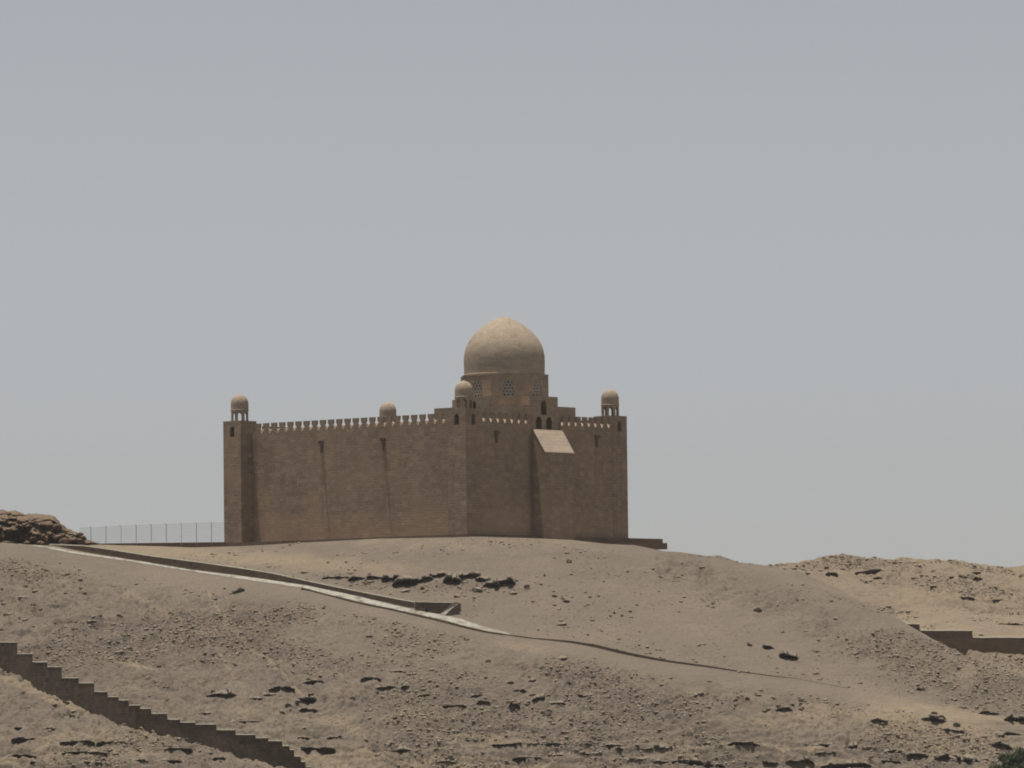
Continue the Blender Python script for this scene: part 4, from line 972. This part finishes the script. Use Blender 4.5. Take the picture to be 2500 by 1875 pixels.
for i in range(34):
    px = R3.uniform(-30, 225); top = np.interp(px, [s[0] for s in sil], [s[1] for s in sil]); rw = top + (1328 - top) * R3.random() ** 0.7 + 3
    k, e = ray(px, rw); Y = 604.6 + (1328 - rw) / 40; a = R3.uniform(0.25, 0.7)
    v = rock_shape(IV2, a * 1.2, a, a * 0.7, 900 + i, 9); ob = bpy.data.objects.new('rock_block', np_mesh('rock_block', v, IF2, M_crop)); ob.location = Vector((k * Y, Y, e * Y)) - o0; ob.rotation_euler = (R3.uniform(-.4, .4), R3.uniform(-.4, .4), R3.uniform(0, 6))
    S.collection.objects.link(ob); ob.parent = oc

# ------------------------------------------------------------------ green bush at the lower right corner
mb_, tb_, bb_ = nodes('bush_leaf'); bb_.inputs['Roughness'].default_value = 0.6
tcb = N(tb_, 'ShaderNodeTexCoord').outputs['Object']
tb_.links.new(mixc(tb_, mrange(tb_, noise(tb_, tcb, 2.5, 4), 0.35, 0.65, 0, 1), (0.026, 0.034, 0.013), (0.055, 0.068, 0.024)), bb_.inputs['Base Color'])
gB = hit(2490, 1884) + Vector((0, -2.5, -0.75)); bush = empty('bush', gB); tag(bush, 'green leafy bush at the lower right corner of the picture', 'bush')
R4 = random.Random(3); lf = MB(); cl_ = []
for i in range(46):
    a = R4.uniform(0, 6.28); rr = R4.random() ** 0.5 * 3.3; cl_.append((rr * math.cos(a), rr * math.sin(a) * 0.7, R4.uniform(0.1, 2.9) * (1 - (rr / 4.4) ** 2), R4.uniform(0.3, 0.7)))
for cx, cy, cz, cr_ in cl_:
    for _ in range(190):
        d = Vector((R4.gauss(0, 1), R4.gauss(0, 1), R4.gauss(0, 0.8))).normalized() * cr_ * R4.uniform(0.5, 1.1); p = Vector((cx, cy, cz)) + d
        u_ = Vector((R4.gauss(0, 1), R4.gauss(0, 1), R4.gauss(0, 1))).normalized(); v_ = u_.orthogonal().normalized(); s_ = R4.uniform(0.05, 0.11)
        lf.add([p - u_ * s_ * 1.8, p - v_ * s_ * 0.6, p + u_ * s_ * 1.8, p + v_ * s_ * 0.6], [(0, 1, 2, 3)])
me = bpy.data.meshes.new('foliage'); me.from_pydata(lf.v, [], lf.f); me.materials.append(mb_); fo = bpy.data.objects.new('foliage', me); S.collection.objects.link(fo); fo.parent = bush
st = MB()
for cx, cy, cz, _ in cl_[:24]: st.bar((cx * 0.1, cy * 0.1, -0.4), (cx * 0.9, cy * 0.9, cz), 0.035, 5)
st.build('stem', mat_plain('bush_stem', (0.09, 0.065, 0.045)), bush)

# ------------------------------------------------------------------ dusty air
hz = MB(); hz.box(-9500, 9500, -1650, 8200, -26, 52)
mh = bpy.data.materials.new('dusty_air'); mh.use_nodes = True; th = mh.node_tree
for n in list(th.nodes):
    if n.type != 'OUTPUT_MATERIAL': th.nodes.remove(n)
pv = th.nodes.new('ShaderNodeVolumePrincipled'); pv.inputs['Color'].default_value = (0.92, 0.91, 0.90, 1); pv.inputs['Density'].default_value = 0.00007; pv.inputs['Anisotropy'].default_value = 0.2
th.links.new(pv.outputs[0], [n for n in th.nodes if n.type == 'OUTPUT_MATERIAL'][0].inputs['Volume'])
tag(hz.build('haze', mh), kind='stuff')

for o in bpy.data.objects:
    if 'label' in o and not 4 <= len(o['label'].split()) <= 16: print('LABEL', o.name, o['label'])
